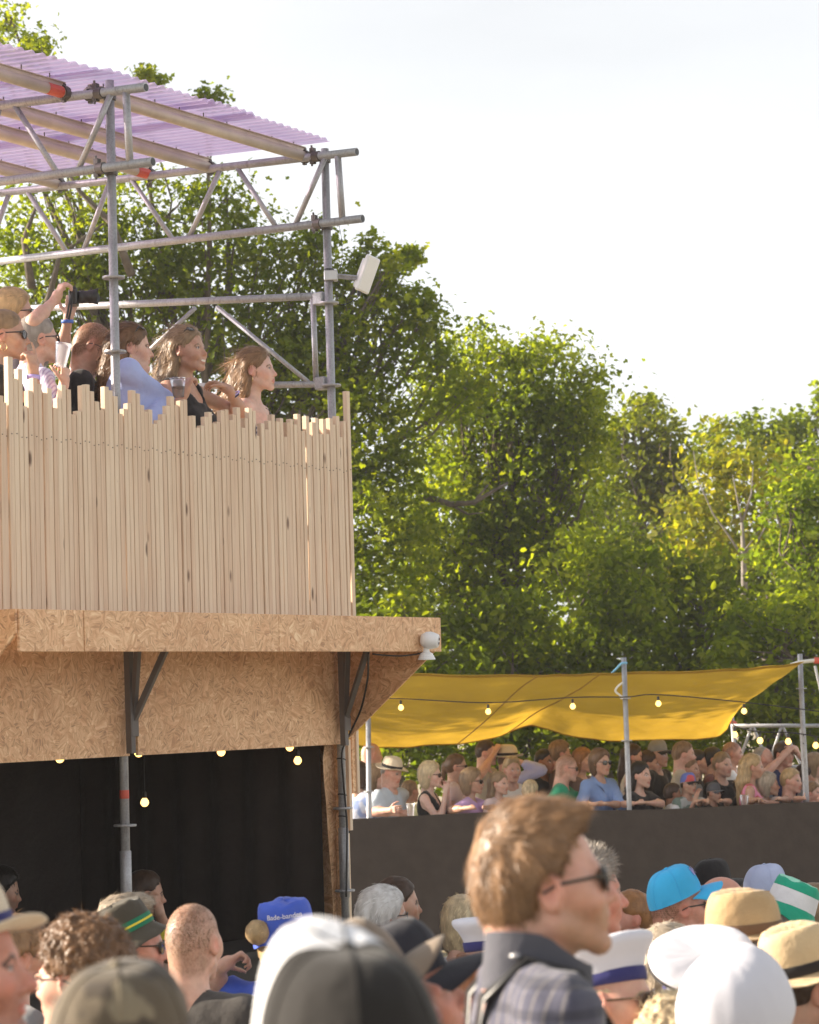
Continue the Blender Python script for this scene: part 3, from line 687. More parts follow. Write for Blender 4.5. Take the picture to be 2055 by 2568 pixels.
rope('red strap end at the right edge above the rail', [at_y(2043,1656,24.2), at_y(2056,1657,24.2), at_y(2080,1655,24.2)], .035, REDP, 'strap', 'strap')
# ------------------------------------------------------------------ yellow shade sail
t = NT('yellow_sail_cloth'); co = t.coords('Object')
nz = t.n('TexNoise', Vector=co, Scale=2.0, Detail=4.0)
yc = t.ramp(nz.outputs[0], [(.3,(.40,.275,.050)), (.7,(.48,.335,.062))])
at = t.n('Attribute', _attribute_name='seam'); yc = t.mix(at.outputs['Fac'], yc, (.22,.10,.02))
d = t.n('BsdfDiffuse', Color=yc); tl = t.n('BsdfTranslucent', Color=t.mix(1.0, yc, (1.25,1.1,.6), 'MULTIPLY')); ms = t.n('MixShader', Fac=.55)
wv = t.n('TexNoise', Vector=co, Scale=5.0, Detail=3.0); bp = t.bump(wv.outputs[0], .35, .05); t.l(bp, d.inputs['Normal']); t.l(bp, tl.inputs['Normal'])
t.l(d.outputs[0], ms.inputs[1]); t.l(tl.outputs[0], ms.inputs[2]); t.l(ms.outputs[0], t.out.inputs[0]); SAIL = t.m
interp = lambda xs_, ys_: (lambda x: float(np.interp(x, xs_, ys_)))
ftop = interp([880,1030,1200,1400,1560,1700,1850,1960,2012], [1685,1689,1693,1692,1686,1683,1677,1667,1660])
fbot = interp([880,940,1024,1144,1239,1290,1322,1360,1400,1489,1608,1727,1790,1812], [1868,1873,1874,1866,1847,1826,1818,1830,1845,1855,1857,1856,1848,1828])
nu, nv = 110, 34; V = []; seam = []
so = at_y(1400, 1700, 25.5)*np.array([1,1,0])
for i in range(nu+1):
    u = i/nu
    for j in range(nv+1):
        v = j/nv
        xt = 800+(2012-800)*u; xb = 800+(1812-800)*u
        px = xt+(xb-xt)*(v**.8)+(-38*math.sin(math.pi*min(1, v*1.0))*max(0,(u-.7)/.3)**2)
        Yd = 24.05+3.0*v
        a_ = at_y(px, ftop(xt), 24.05)[2]; b_ = at_y(px, fbot(xb), 27.05)[2]
        bay = abs(math.sin(math.pi*(px-820)/500)) if px < 1320 else abs(math.sin(math.pi*(px-1320)/520))
        z = a_+(b_-a_)*(v**.92) - .10*math.sin(math.pi*v)*(.4+.6*bay) + .010*math.sin(px*.021+v*4)*v + .004*math.sin(px*.047-v*6+math.sin(px*.013)*2)
        P_ = at_y(px, 1500, Yd); P_[2] = z
        V.append(P_-so); seam.append(0.0)
q = (np.arange(nu)[:, None]*(nv+1)+np.arange(nv)[None]).ravel()
me = np_mesh('shade_sail', V, [np.stack([q, q+nv+1, q+nv+2, q+1], 1)], True, {'seam': ('POINT', 'FLOAT', seam)}, [SAIL])
sail = link('shade_sail', me); sail.location = so; tag(sail, 'large yellow fabric shade sail stretched above the far spectators', 'shade sail')
# ------------------------------------------------------------------ string lights under the sail
s3 = thing('string_light', 'string of small warm bulbs strung in front of the yellow shade sail', 'string lights')
pts = [(1006,1775), (1225,1785), (1437,1772), (1652,1765), (1867,1784)]
Ps = [at_y(x, y, 23.75) for x, y in pts]
cab = [at_y(870,1752,23.8)]
for p in Ps: cab += [p+[0,0,.085]]
cab.insert(4, at_y(1572,1748,23.8)); cab += [at_y(2100,1790,23.8)]
cable(cab, .006, 'light_cable', s3)
for p in Ps: bulb(s3, p, r=.027)
s4 = thing('string_light', 'second string of warm bulbs sagging right of the sail along the lattice rail', 'string lights')
pts = [(1844,1843), (1907,1858), (1978,1860), (2047,1870)]
Ps = [at_y(x, y, 23.75) for x, y in pts]
cable([at_y(1838,1800,27.1)]+[p+[0,0,.085] for p in Ps]+[at_y(2110,1868,23.8)], .006, 'light_cable', s4)
for p in Ps: bulb(s4, p, r=.029)

SAILP = np.array(V).reshape(nu+1, nv+1, 3)
def sail_pt(u, v):
    a_ = u*nu; b_ = v*nv; i = min(nu-1, int(a_)); j = min(nv-1, int(b_)); fu = a_-i; fv = b_-j
    return SAILP[i,j]*(1-fu)*(1-fv)+SAILP[i+1,j]*fu*(1-fv)+SAILP[i,j+1]*(1-fu)*fv+SAILP[i+1,j+1]*fu*fv
for u0, u1, uc in ((.45,.33,.36), (.58,.455,.49)):
    m = MB(); m.tube([sail_pt(u0+(u1-u0)*v+(uc-(u0+u1)/2)*4*v*(1-v)*.5, v)+np.array([0,-.012,-.006]) for v in np.linspace(.01, .99, 26)], .006, 6); m.build('seam', mat_plain('sail_seam', (.33,.19,.03), .8), sail, smooth=True)
for vv in (.012, .988):
    m = MB(); m.tube([sail_pt(u, vv)+np.array([0,-.01 if vv < .5 else .01,0]) for u in np.linspace(.004, .996, 60)], .013, 6); m.build('hem', SAIL, sail, smooth=True)
# ------------------------------------------------------------------ implicit-surface figures
_NT = np.random.RandomState(3).rand(32,32,32).astype(np.float32)
def vnoise(x, y, z):
    xi = np.floor(x).astype(int); yi = np.floor(y).astype(int); zi = np.floor(z).astype(int)
    fx = x-xi; fy = y-yi; fz = z-zi; fx = fx*fx*(3-2*fx); fy = fy*fy*(3-2*fy); fz = fz*fz*(3-2*fz)
    g = lambda a, b, c: _NT[(xi+a)&31, (yi+b)&31, (zi+c)&31]
    return ((g(0,0,0)*(1-fx)+g(1,0,0)*fx)*(1-fy)+(g(0,1,0)*(1-fx)+g(1,1,0)*fx)*fy)*(1-fz)+((g(0,0,1)*(1-fx)+g(1,0,1)*fx)*(1-fy)+(g(0,1,1)*(1-fx)+g(1,1,1)*fx)*fy)*fz
def smin(a, b, k):
    if k <= 0: return np.minimum(a, b)
    h = np.maximum(k-np.abs(a-b), 0)/k; return np.minimum(a, b)-h*h*k*.25
def rotm(yaw=0, pitch=0, roll=0):     # yaw about z (left +), pitch about x (chin up +), roll about y
    cy, sy = math.cos(yaw), math.sin(yaw); cx, sx = math.cos(pitch), math.sin(pitch); cr, sr = math.cos(roll), math.sin(roll)
    return np.array([[cy,-sy,0],[sy,cy,0],[0,0,1]]) @ np.array([[1,0,0],[0,cx,-sx],[0,sx,cx]]) @ np.array([[cr,0,sr],[0,1,0],[-sr,0,cr]])
I3 = np.eye(3); O3 = np.zeros(3)
class Field:
    def __init__(s, xs, ys, zs):
        s.xs, s.ys, s.zs = [np.asarray(a, np.float32) for a in (xs, ys, zs)]
        s.F = np.full((len(xs), len(ys), len(zs)), .3, np.float32)
    def sub(s, lo, hi):
        sl = []
        for a, l, h in zip((s.xs, s.ys, s.zs), lo, hi):
            i = np.searchsorted(a, l); j = np.searchsorted(a, h); sl.append(slice(max(0, i-1), min(len(a), j+1)))
        return tuple(sl)
    def pts(s, sl): return s.xs[sl[0]][:, None, None], s.ys[sl[1]][None, :, None], s.zs[sl[2]][None, None, :]
    def op(s, lo, hi, fn, k, mode='add', fr=(I3, O3)):
        R, o = fr
        if R is not I3:
            c = [R @ np.array([x, y, z])+o for x in (lo[0], hi[0]) for y in (lo[1], hi[1]) for z in (lo[2], hi[2])]
            lo, hi = np.min(c, 0), np.max(c, 0)
        m = k+.012; sl = s.sub(np.asarray(lo)-m, np.asarray(hi)+m)
        X, Y, Z = s.pts(sl)
        if X.size == 0 or Y.size == 0 or Z.size == 0: return
        if R is not I3:
            X, Y, Z = X-o[0], Y-o[1], Z-o[2]
            X, Y, Z = (R[0,0]*X+R[1,0]*Y+R[2,0]*Z, R[0,1]*X+R[1,1]*Y+R[2,1]*Z, R[0,2]*X+R[1,2]*Y+R[2,2]*Z)
        d = fn(X, Y, Z); F = s.F[sl]
        s.F[sl] = smin(F, d, k) if mode == 'add' else -smin(-F, d, k)      # subtract: max(F, -d)
    def ell(s, c, r, k=.01, mode='add', fr=(I3, O3), R=None):
        c = np.asarray(c, float); r = np.asarray(r, float)
        if R is not None:                   # local rotation of the ellipsoid
            R0, o0 = fr; fr = ((R0 @ R) if R0 is not I3 else R, (R0 @ c)+o0); c = np.zeros(3)
        def fn(X, Y, Z):
            a, b, d = X-c[0], Y-c[1], Z-c[2]
            k0 = np.sqrt((a/r[0])**2+(b/r[1])**2+(d/r[2])**2)+1e-6; k1 = np.sqrt((a/r[0]**2)**2+(b/r[1]**2)**2+(d/r[2]**2)**2)+1e-6
            return k0*(k0-1)/k1
        s.op(c-r, c+r, fn, k, mode, fr)
    def cone(s, a, b, ra, rb, k=.01, mode='add', fr=(I3, O3), flat=None):
        a = np.asarray(a, float); b = np.asarray(b, float); ba = b-a; L = max(1e-9, ba@ba); m = max(ra, rb)
        def fn(X, Y, Z):
            t = np.clip(((X-a[0])*ba[0]+(Y-a[1])*ba[1]+(Z-a[2])*ba[2])/L, 0, 1)
            return np.sqrt((X-a[0]-t*ba[0])**2+(Y-a[1]-t*ba[1])**2+(Z-a[2]-t*ba[2])**2)-(ra+t*(rb-ra))
        s.op(np.minimum(a, b)-m, np.maximum(a, b)+m, fn, k, mode, fr)
    def mesh(s):
        F = s.F; nx, ny, nz = F.shape; neg = F < 0
        c = neg[:-1,:-1,:-1].astype(np.int8)
        for dx, dy, dz in ((1,0,0),(0,1,0),(1,1,0),(0,0,1),(1,0,1),(0,1,1),(1,1,1)):
            c = c+neg[dx:nx-1+dx, dy:ny-1+dy, dz:nz-1+dz]
        act = np.argwhere((c > 0) & (c < 8))
        if len(act) == 0: return np.zeros((0,3)), np.zeros((0,4), int)
        idx = np.full((nx-1, ny-1, nz-1), -1, np.int32); idx[act[:,0], act[:,1], act[:,2]] = np.arange(len(act))
        acc = np.zeros((len(act), 3)); cnt = np.zeros(len(act))
        co = [(x, y, z) for x in (0,1) for y in (0,1) for z in (0,1)]; A = [s.xs, s.ys, s.zs]
        val = {q: F[act[:,0]+q[0], act[:,1]+q[1], act[:,2]+q[2]] for q in co}
        for q in co:
            for ax in range(3):
                if q[ax]: continue
                p = list(q); p[ax] = 1; p = tuple(p); va, vb = val[q], val[p]
                m = (va < 0) != (vb < 0)
                if not m.any(): continue
                t = va[m]/(va[m]-vb[m]); P = np.empty((m.sum(), 3))
                for d in range(3):
                    ia = act[m, d]+q[d]; P[:, d] = A[d][ia]
                    if d == ax: P[:, d] += t*(A[d][ia+1]-A[d][ia])
                acc[m] += P; cnt[m] += 1
        V = acc/cnt[:, None]; Q = []
        for ax in range(3):
            sh = [slice(1, -1)]*3; sh[ax] = slice(0, -1); sh2 = list(sh); sh2[ax] = slice(1, None)
            a, b = neg[tuple(sh)], neg[tuple(sh2)]
            e = np.argwhere(a != b)
            if len(e) == 0: continue
            off = np.array([1, 1, 1]); off[ax] = 0; fl = a[e[:,0], e[:,1], e[:,2]]; e = e+off
            u, v = [(1,2),(2,0),(0,1)][ax]
            du = np.zeros(3, int); du[u] = 1; dv = np.zeros(3, int); dv[v] = 1
            g = lambda w: idx[w[:,0], w[:,1], w[:,2]]
            q = np.stack([g(e-du-dv), g(e-dv), g(e), g(e-du)], 1); q[~fl] = q[~fl][:, ::-1]; Q.append(q)
        return V, np.concatenate(Q)
def axis(lo, hi, base, fine=()):        # fine: (lo, hi, h)
    v = [lo]; 
    while v[-1] < hi:
        h = base
        for a, b, hh in fine:
            if a-h*1.2 <= v[-1] < b: h = min(h, hh)
        v.append(v[-1]+h)
    return np.array(v)
def vnormals(V, Q):
    n = np.cross(V[Q[:,2]]-V[Q[:,0]], V[Q[:,3]]-V[Q[:,1]]); N = np.zeros_like(V)
    for i in range(4): np.add.at(N, Q[:, i], n)
    return N/(np.linalg.norm(N, axis=1)[:, None]+1e-12)
# ------------------------------------------------------------------ materials of people
def mat_skin():
    t = NT('skin'); at = t.n('Attribute', _attribute_name='Col'); co = t.coords('Object')
    nz = t.n('TexNoise', Vector=co, Scale=38.0, Detail=5.0); n2 = t.n('TexNoise', Vector=co, Scale=14.0, Detail=3.0)
    base = t.mix(1.0, at.outputs['Color'], t.ramp(nz.outputs[0], [(.3,(.90,.86,.85)), (.7,(1.06,1.05,1.04))]), 'MULTIPLY')
    base = t.mix(1.0, base, t.ramp(n2.outputs[0], [(.35,(1.04,.95,.93)), (.65,(.99,1.02,1.03))]), 'MULTIPLY')
    p = t.pbsdf(Base__Color=base, Roughness=.47); p.inputs['Subsurface Weight'].default_value = .22
    p.inputs['Subsurface Radius'].default_value = (1.0, .33, .16); p.inputs['Subsurface Scale'].default_value = .012; p.inputs['Specular IOR Level'].default_value = .42
    b = t.n('TexNoise', Vector=co, Scale=240.0, Detail=3.0); t.l(t.bump(b.outputs[0], .12, .0015), p.inputs['Normal'])
    return t.m
SKIN = mat_skin()
def mat_hair(name, c, rough=.4, spread=.42):
    t = NT(name); at = t.n('Attribute', _attribute_name='tone'); co = t.coords('Object', (90,90,18)); nz = t.n('TexNoise', Vector=co, Scale=1.0, Detail=4.0)
    f = t.math('ADD', t.math('MULTIPLY', at.outputs['Fac'], .7), t.math('MULTIPLY', nz.outputs[0], .3))
    base = t.ramp(f, [(.1, tuple(x*(1-spread) for x in c)), (.5, c), (.9, tuple(min(.9, x*(1+spread*1.3)) for x in c))])
    d = t.n('BsdfPrincipled', Base__Color=base, Roughness=rough); d.inputs['Specular IOR Level'].default_value = .4; d.inputs['Sheen Weight'].default_value = .1
    tl = t.n('BsdfTranslucent', Color=base); ms = t.n('MixShader', Fac=.25); t.l(d.outputs[0], ms.inputs[1]); t.l(tl.outputs[0], ms.inputs[2]); t.l(ms.outputs[0], t.out.inputs[0])
    return t.m
HAIRC = dict(brown=(.17,.092,.045), dbrown=(.065,.036,.022), lbrown=(.26,.155,.08), blond=(.50,.35,.18), pblond=(.62,.49,.31), dblond=(.30,.20,.115), grey=(.36,.32,.28), white=(.68,.66,.64), red=(.33,.125,.045), black=(.022,.016,.013), ginger=(.36,.17,.065), goldbrown=(.27,.155,.078), gblond=(.40,.33,.25))
HAIRM = {k: mat_hair('hair_'+k, c) for k, c in HAIRC.items()}
SKINC = dict(fair=(.58,.375,.29), pale=(.64,.44,.36), tan=(.48,.295,.21), ruddy=(.56,.335,.255), brown=(.30,.155,.09), red=(.55,.275,.205))
_cl = {}
def cloth(c, pattern=None, c2=None, trans=0):
    k = (c, pattern, c2, trans)
    if k not in _cl: _cl[k] = mat_cloth('cloth_'+(pattern or 'plain'), c, pattern=pattern, c2=c2, trans=trans)
    return _cl[k]
DENIM = cloth((.06,.075,.12)); DARKT = cloth((.03,.03,.034)); BEIGET = cloth((.30,.25,.18)); SHOEM = mat_plain('dark_shoe_leather', (.05,.04,.035), .6)
LENS = mat_plain('dark_lens', (.014,.012,.012), .08, 0, .1, spec=.9); FRAME = mat_plain('dark_frame', (.02,.016,.014), .3)
LENSB = mat_plain('brown_lens', (.10,.06,.045), .07, 0, .1, spec=.9); LENSV = mat_plain('violet_lens', (.22,.06,.55), .06, .6, .1, spec=.9)
CLEARLENS = mat_glass('clear_lens', (.92,.92,.92), .05, .06)
TORTOISE = mat_plain('tortoise_frame', (.12,.075,.05), .3, 0, .5, 90)
# ------------------------------------------------------------------ head
def head_prims(F, fr, sex='m', nose=1.0, jaw=1.0, fat=0.0, detail=True, smile=False, age=0.0):
    m = sex == 'm'; E = lambda *a, **k: F.ell(*a, fr=fr, **k); K = lambda *a, **k: F.cone(*a, fr=fr, **k)
    jw = (1.0 if m else .90)*jaw; fz = 1.0 if m else .96
    E((0,-.014,.036), (.0755,.0965,.087), k=.02)
    E((0,.030,-.030), (.060+.006*fat,.066,.084*fz), k=.03)
    E((0,-.05,.0), (.062,.062,.075), k=.03)
    for s in (-1, 1):
        K((s*.052*jw,-.002,-.060*fz), (s*.016,.070,-.108*fz), .019+.008*fat, .017+.006*fat, k=.022)
        E((s*.041,.058,-.030), (.026,.024,.028), k=.022)
        E((s*.058,.02,-.005), (.018,.04,.03), k=.02)
    E((0,.076,-.110*fz), (.021*jw,.016,.017), k=.018)
    if fat > .3: E((0,.045,-.118), (.042,.042,.024), k=.03)
    K((-.033,.078,.014), (.033,.078,.014), .0095 if m else .0065, .0095 if m else .0065, k=.018)
    E((0,.074,-.068), (.031,.022,.03), k=.02)
    if detail:
        for s in (-1, 1): E((s*.0315,.094,-.004), (.017,.013,.0115), k=.012, mode='sub')
        for s in (-1, 1):
            E((s*.0315,.0765,-.004), (.0135,.0125,.0125), k=.002)
            K((s*.0435,.078,.0035), (s*.021,.087,.0045), .0036, .0034, k=.004)
            K((s*.042,.078,-.011), (s*.022,.086,-.012), .0032, .003, k=.005)
    K((0,.084,.004), (0,.104+.006*(nose-1),-.034), .0075, .0115*nose, k=.010)
    E((0,.107+.008*(nose-1),-.0385), (.0105*nose,.0115*nose,.0095*nose), k=.007)
    for s in (-1, 1): E((s*.0125*nose,.096,-.0425), (.0075*nose,.0095,.0075), k=.006)
    if detail:
        for s in (-1, 1): E((s*.006,.102,-.050), (.0036,.0048,.004), k=.003, mode='sub')
    lw = .027 if smile else .0235
    E((0,.0915,-.0675), (lw,.0085,.0048), k=.005); E((0,.0895,-.0785), (lw*.82,.0088,.0062), k=.005)
    if smile:
        E((0,.099,-.0735), (lw*.95,.010,.0052), k=.002, mode='sub')
        E((0,.089,-.0715), (lw*.85,.0062,.0042), k=.001)
        for s in (-1, 1): K((s*.026,.084,-.045), (s*.036,.074,-.073), .004, .004, k=.012, mode='sub'); E((s*.04,.07,-.042), (.018,.016,.015), k=.02)
    else: K((-lw,.088,-.0725), (lw,.088,-.0725), .0016, .0016, k=.003, mode='sub') if False else E((0,.101,-.0728), (lw*1.02,.0085,.0014), k=.002, mode='sub')
    E((0,.089,-.0925), (.02,.006,.006), k=.008, mode='sub')
    for s in (-1, 1):       # ears
        R = rotm(-s*.38, 0, -s*.12)
        E((s*.0785,-.010,-.006), (.0075,.0205,.033), k=.006, R=R)
        E((s*.0745,.002,-.012), (.008,.010,.022), k=.008)
        if detail: E((s*.0865,-.007,-.006), (.0062,.0125,.021), k=.004, mode='sub', R=R); E((s*.0835,.004,-.014), (.005,.005,.006), k=.003)
        E((s*.0755,-.001,-.034), (.0062,.009,.009), k=.005)
def face_colors(P, hc, skin, rnd, sex='m', beard=0.0, buzz=0.0, lips=1.0, scalp=None, smile=False, age=0):
    # P: points in the head frame; returns rgb
    x, y, z = P[:,0], P[:,1], P[:,2]; C = np.tile(np.array(skin), (len(P), 1))
    def blend(w, c): 
        nonlocal C
        w = np.clip(w, 0, 1)[:, None]; C = C*(1-w)+np.array(c)*w
    g = lambda cx, cy, cz, rx, ry, rz: np.exp(-(((x-cx)/rx)**2+((y-cy)/ry)**2+((z-cz)/rz)**2))
    red = np.array(skin)*np.array([1.02,.70,.66])
    blend(.55*g(0,.112,-.036,.016,.02,.018)+.5*(g(.045,.07,-.035,.022,.03,.022)+g(-.045,.07,-.035,.022,.03,.022)), red)
    blend(.5*(g(.08,-.008,-.006,.014,.03,.04)+g(-.08,-.008,-.006,.014,.03,.04)), red*np.array([1.05,.85,.8]))
    blend(lips*.8*(((x/.026)**2+((z+.073)/.0125)**2 < 1) & (y > .078)), np.array(skin)*np.array([.86,.50,.50]))
    if smile: blend(1.0*(((x/.0235)**2+((z+.0715)/.0046)**2 < 1) & (y > .078)), (.75,.70,.63))
    for s in (-1, 1):
        xx = x*s-.0315
        bz = .0155-.9*xx*xx/.02-.0*xx
        blend(.9*((np.abs(xx) < .0185) & (np.abs(z-bz-.0015) < (.0048 if sex == 'm' else .0040)) & (y > .05)), np.array(hc)*.75)
        eye = ((xx/.0125)**2+((z+.0035)/.0058)**2 < 1) & (y > .06)
        blend(.95*eye, (.55,.50,.48)); blend(1.0*(((xx/.0058)**2+((z+.0032)/.0056)**2 < 1) & (y > .06)), (.05,.045,.05))
        blend(.75*((np.abs(xx) < .0135) & (np.abs(z-.0022+.25*np.abs(xx)) < .0030) & (y > .06)), (.035,.025,.02))
    if beard > 0:
        b = sstep(-.030, -.055, z)*sstep(-.02, .02, y)*sstep(-.16, -.125, z); mo = g(0,.10,-.058,.03,.02,.008)
        lip = (((x/.025)**2+((z+.073)/.011)**2 < 1) & (y > .078))
        blend(beard*np.clip(b+mo, 0, 1)*(1-.9*lip)*(.75+.5*rnd), np.array(hc)*1.05)
    if buzz > 0:
        q = (y-.080)*.80+(z-.080)*-.60
        w = sstep(.012, -.012, q)*sstep(-.115, -.075, z+.25*np.maximum(0, y))*(1-g(.08,-.006,-.01,.012,.026,.036))*(1-g(-.08,-.006,-.01,.012,.026,.036))
        blend(buzz*w*(.7+.6*rnd), np.array(hc))
    return C
# ------------------------------------------------------------------ hand: palm, four fingers, thumb
def hand_prims(F, wrist, direction, palm_n, side=1, curl=.4, k=.006, sc=1.0, spread=.12, point=False):
    d = norm(direction); n = norm(np.asarray(palm_n, float)-d*(np.dot(palm_n, d))); a = np.cross(d, n)*side     # a: towards the thumb
    w = np.asarray(wrist, float); S = sc
    F.cone(w, w+d*.03*S, .027*S, .030*S, k=.012)
    for t_ in (-.024, -.008, .008, .024): F.cone(w+d*.022*S+a*t_*.55*S, w+d*.088*S+a*t_*1.15*S, .0135*S, .0115*S, k=.010)
    ln = {-.030: .062, -.010: .078, .010: .084, .030: .074}
    for i, (o, l) in enumerate(sorted(ln.items())):
        p = w+d*.088*S+a*o*1.0*S; cu = curl*(1.0+.12*(3-i))
        if point and i == 3: cu = .12
        dd = norm(d+a*o*spread*20*.1)
        for j, f in enumerate((.45, .32, .23)):
            ang = cu*(j+1)*.95; v = norm(dd*math.cos(ang)+n*math.sin(ang)); q = p+v*l*f*S
            F.cone(p, q, (.0092-.0012*j)*S, (.0084-.0012*j)*S, k=.003); p = q
    p = w+d*.025*S+a*.026*S; v = norm(d*.62+a*.70+n*.35)
    for j, f in enumerate((.040, .032, .026)):
        q = p+v*f*S; F.cone(p, q, (.0125-.0018*j)*S, (.0108-.0018*j)*S, k=.005); p = q; v = norm(v+d*.30-a*.18+n*(.18+curl*.3))
# ------------------------------------------------------------------ hair
def hair_field(style, h, fr, rnd, hatted=False):
    R, o = fr
    c = np.array([0, -.02, -.02]); ext = .21
    long_ = style in ('long', 'longwind', 'bob', 'pony')
    lo = o-ext; hi = o+ext
    if long_: lo = lo-np.array([.05,.20,.30]); hi = hi+np.array([.05,.05,0])
    F = Field(axis(lo[0], hi[0], h), axis(lo[1], hi[1], h), axis(lo[2], hi[2], h))
    t = .004 if hatted and style not in ('bob','long') else dict(buzz=.0008, short=.011, full=.022, curly=.026, spiky=.012, thin=.004, long=.013, longwind=.014, bob=.020, pony=.008, bun=.008, side=.012, quiff=.010, tied=.007).get(style, .012)
    F.ell((0,-.015,.037), (.0765+t*.8,.0975+t,.0885+t), k=.01, fr=fr)
    F.ell((0,-.052,-.005), (.064+t*.8,.064+t,.078+t*.5), k=.03, fr=fr)
    if style == 'quiff': F.cone((-.028,.066,.098), (.028,.064,.098), .024, .024, k=.03, fr=fr); F.cone((-.026,.088,.086), (.026,.086,.086), .012, .012, k=.02, fr=fr); F.ell((0,-.01,.085), (.064,.085,.062), k=.03, fr=fr)
    if style == 'side': F.ell((.01,.045,.105), (.055,.045,.03), k=.03, fr=fr)
    if style == 'bob':
        for s in (-1, 1): F.ell((s*.060,-.036,-.06), (.028,.045,.075), k=.03, fr=fr)
        F.ell((0,-.07,-.06), (.066,.045,.085), k=.03, fr=fr)
    if style in ('long', 'longwind'):
        bx = -.10 if style == 'longwind' else -.045
        F.cone((0,-.075,.0), (0,-.095+bx*.3,-.15), .072, .062, k=.04, fr=fr); F.cone((0,-.10+bx*.3,-.15), (0,-.10+bx,-.34), .060, .030, k=.04, fr=fr)
        for s in (-1, 1): F.cone((s*.070,-.03,.02), (s*.075,-.055,-.13), .022, .030, k=.03, fr=fr)
        if style == 'longwind':
            F.cone((0,-.11,-.02), (0,-.19,-.13), .05, .03, k=.04, fr=fr); F.cone((0,-.17,-.11), (.01,-.25,-.22), .03, .012, k=.03, fr=fr)
    if style == 'pony':
        F.ell((0,-.118,.02), (.03,.03,.03), k=.02, fr=fr); F.cone((0,-.13,.01), (0,-.155,-.16), .032, .022, k=.02, fr=fr)
    # carve the face, the neckline and the ears
    def face(X, Y, Z):
        hz, hy, a, b = (.088, .084, .834, -.551)
        if style in ('bald2', 'thin'): hz, hy = .10, .02
        if style == 'quiff': hz, hy = .098, .070
        if style in ('long', 'longwind', 'bob', 'pony', 'tied'): hz = .082; hy = .082; a, b = .90, -.43
        Zc = np.maximum(Z, -.075) if long_ else Z; q = (Y-hy)*a+(Zc-hz)*b; q = q+.004*np.sin(X*130)
        return -q
    big = np.array([.3,.45,.6]); F.op(c-big, c+big, face, .010, 'sub', fr)
    if not long_:
        F.op(c-big, c+big, lambda X, Y, Z: (Z+.088+.35*np.maximum(0, Y+.04))*1.0-(.03 if style == 'quiff' else 0), .012, 'sub', fr)
    if style not in ('bob', 'long0'):
        for s in (-1, 1): F.ell((s*.088,-.003,-.014), (.030,.029,.036), k=.008, mode='sub', fr=fr)
    if style in ('short', 'full', 'quiff', 'side', 'spiky'):      # faded sides
        for s in (-1, 1): F.ell((s*(.112 if style != 'full' else .122),-.01,-.055), (.035,.09,.06), k=.03, mode='sub', fr=fr)
    if hatted: F.op(c-big, c+big, lambda X, Y, Z: .030-Z-.10*np.maximum(0, -Y)+0*X, .004, 'sub', fr)
    if style == 'bun': F.ell((0,-.142,.035), (.046,.042,.046), k=.012, fr=fr); F.ell((0,-.085,-.05), (.055,.035,.055), k=.03, fr=fr)
    near = np.abs(F.F) < .03
    gi = np.argwhere(near); P = np.stack([F.xs[gi[:,0]], F.ys[gi[:,1]], F.zs[gi[:,2]]], 1); Q = (P-o) @ R
    am, fq = dict(curly=(.013,80), bun=(.006,70), short=(.006,70), full=(.008,55), quiff=(.0050,50), long=(.007,60), longwind=(.009,55), bob=(.004,50), spiky=(.005,80), side=(.008,55)).get(style, (.003,60))
    zs = .25 if long_ else (1.0 if style == 'curly' else .55)
    nn = vnoise(Q[:,0]*fq+rnd*9, Q[:,1]*fq+7, Q[:,2]*fq*zs+3)-.5+.5*(vnoise(Q[:,0]*fq*2.3, Q[:,1]*fq*2.3, Q[:,2]*fq*2.3*zs)-.5)
    F.F[gi[:,0], gi[:,1], gi[:,2]] += nn*am*1.3
    return F
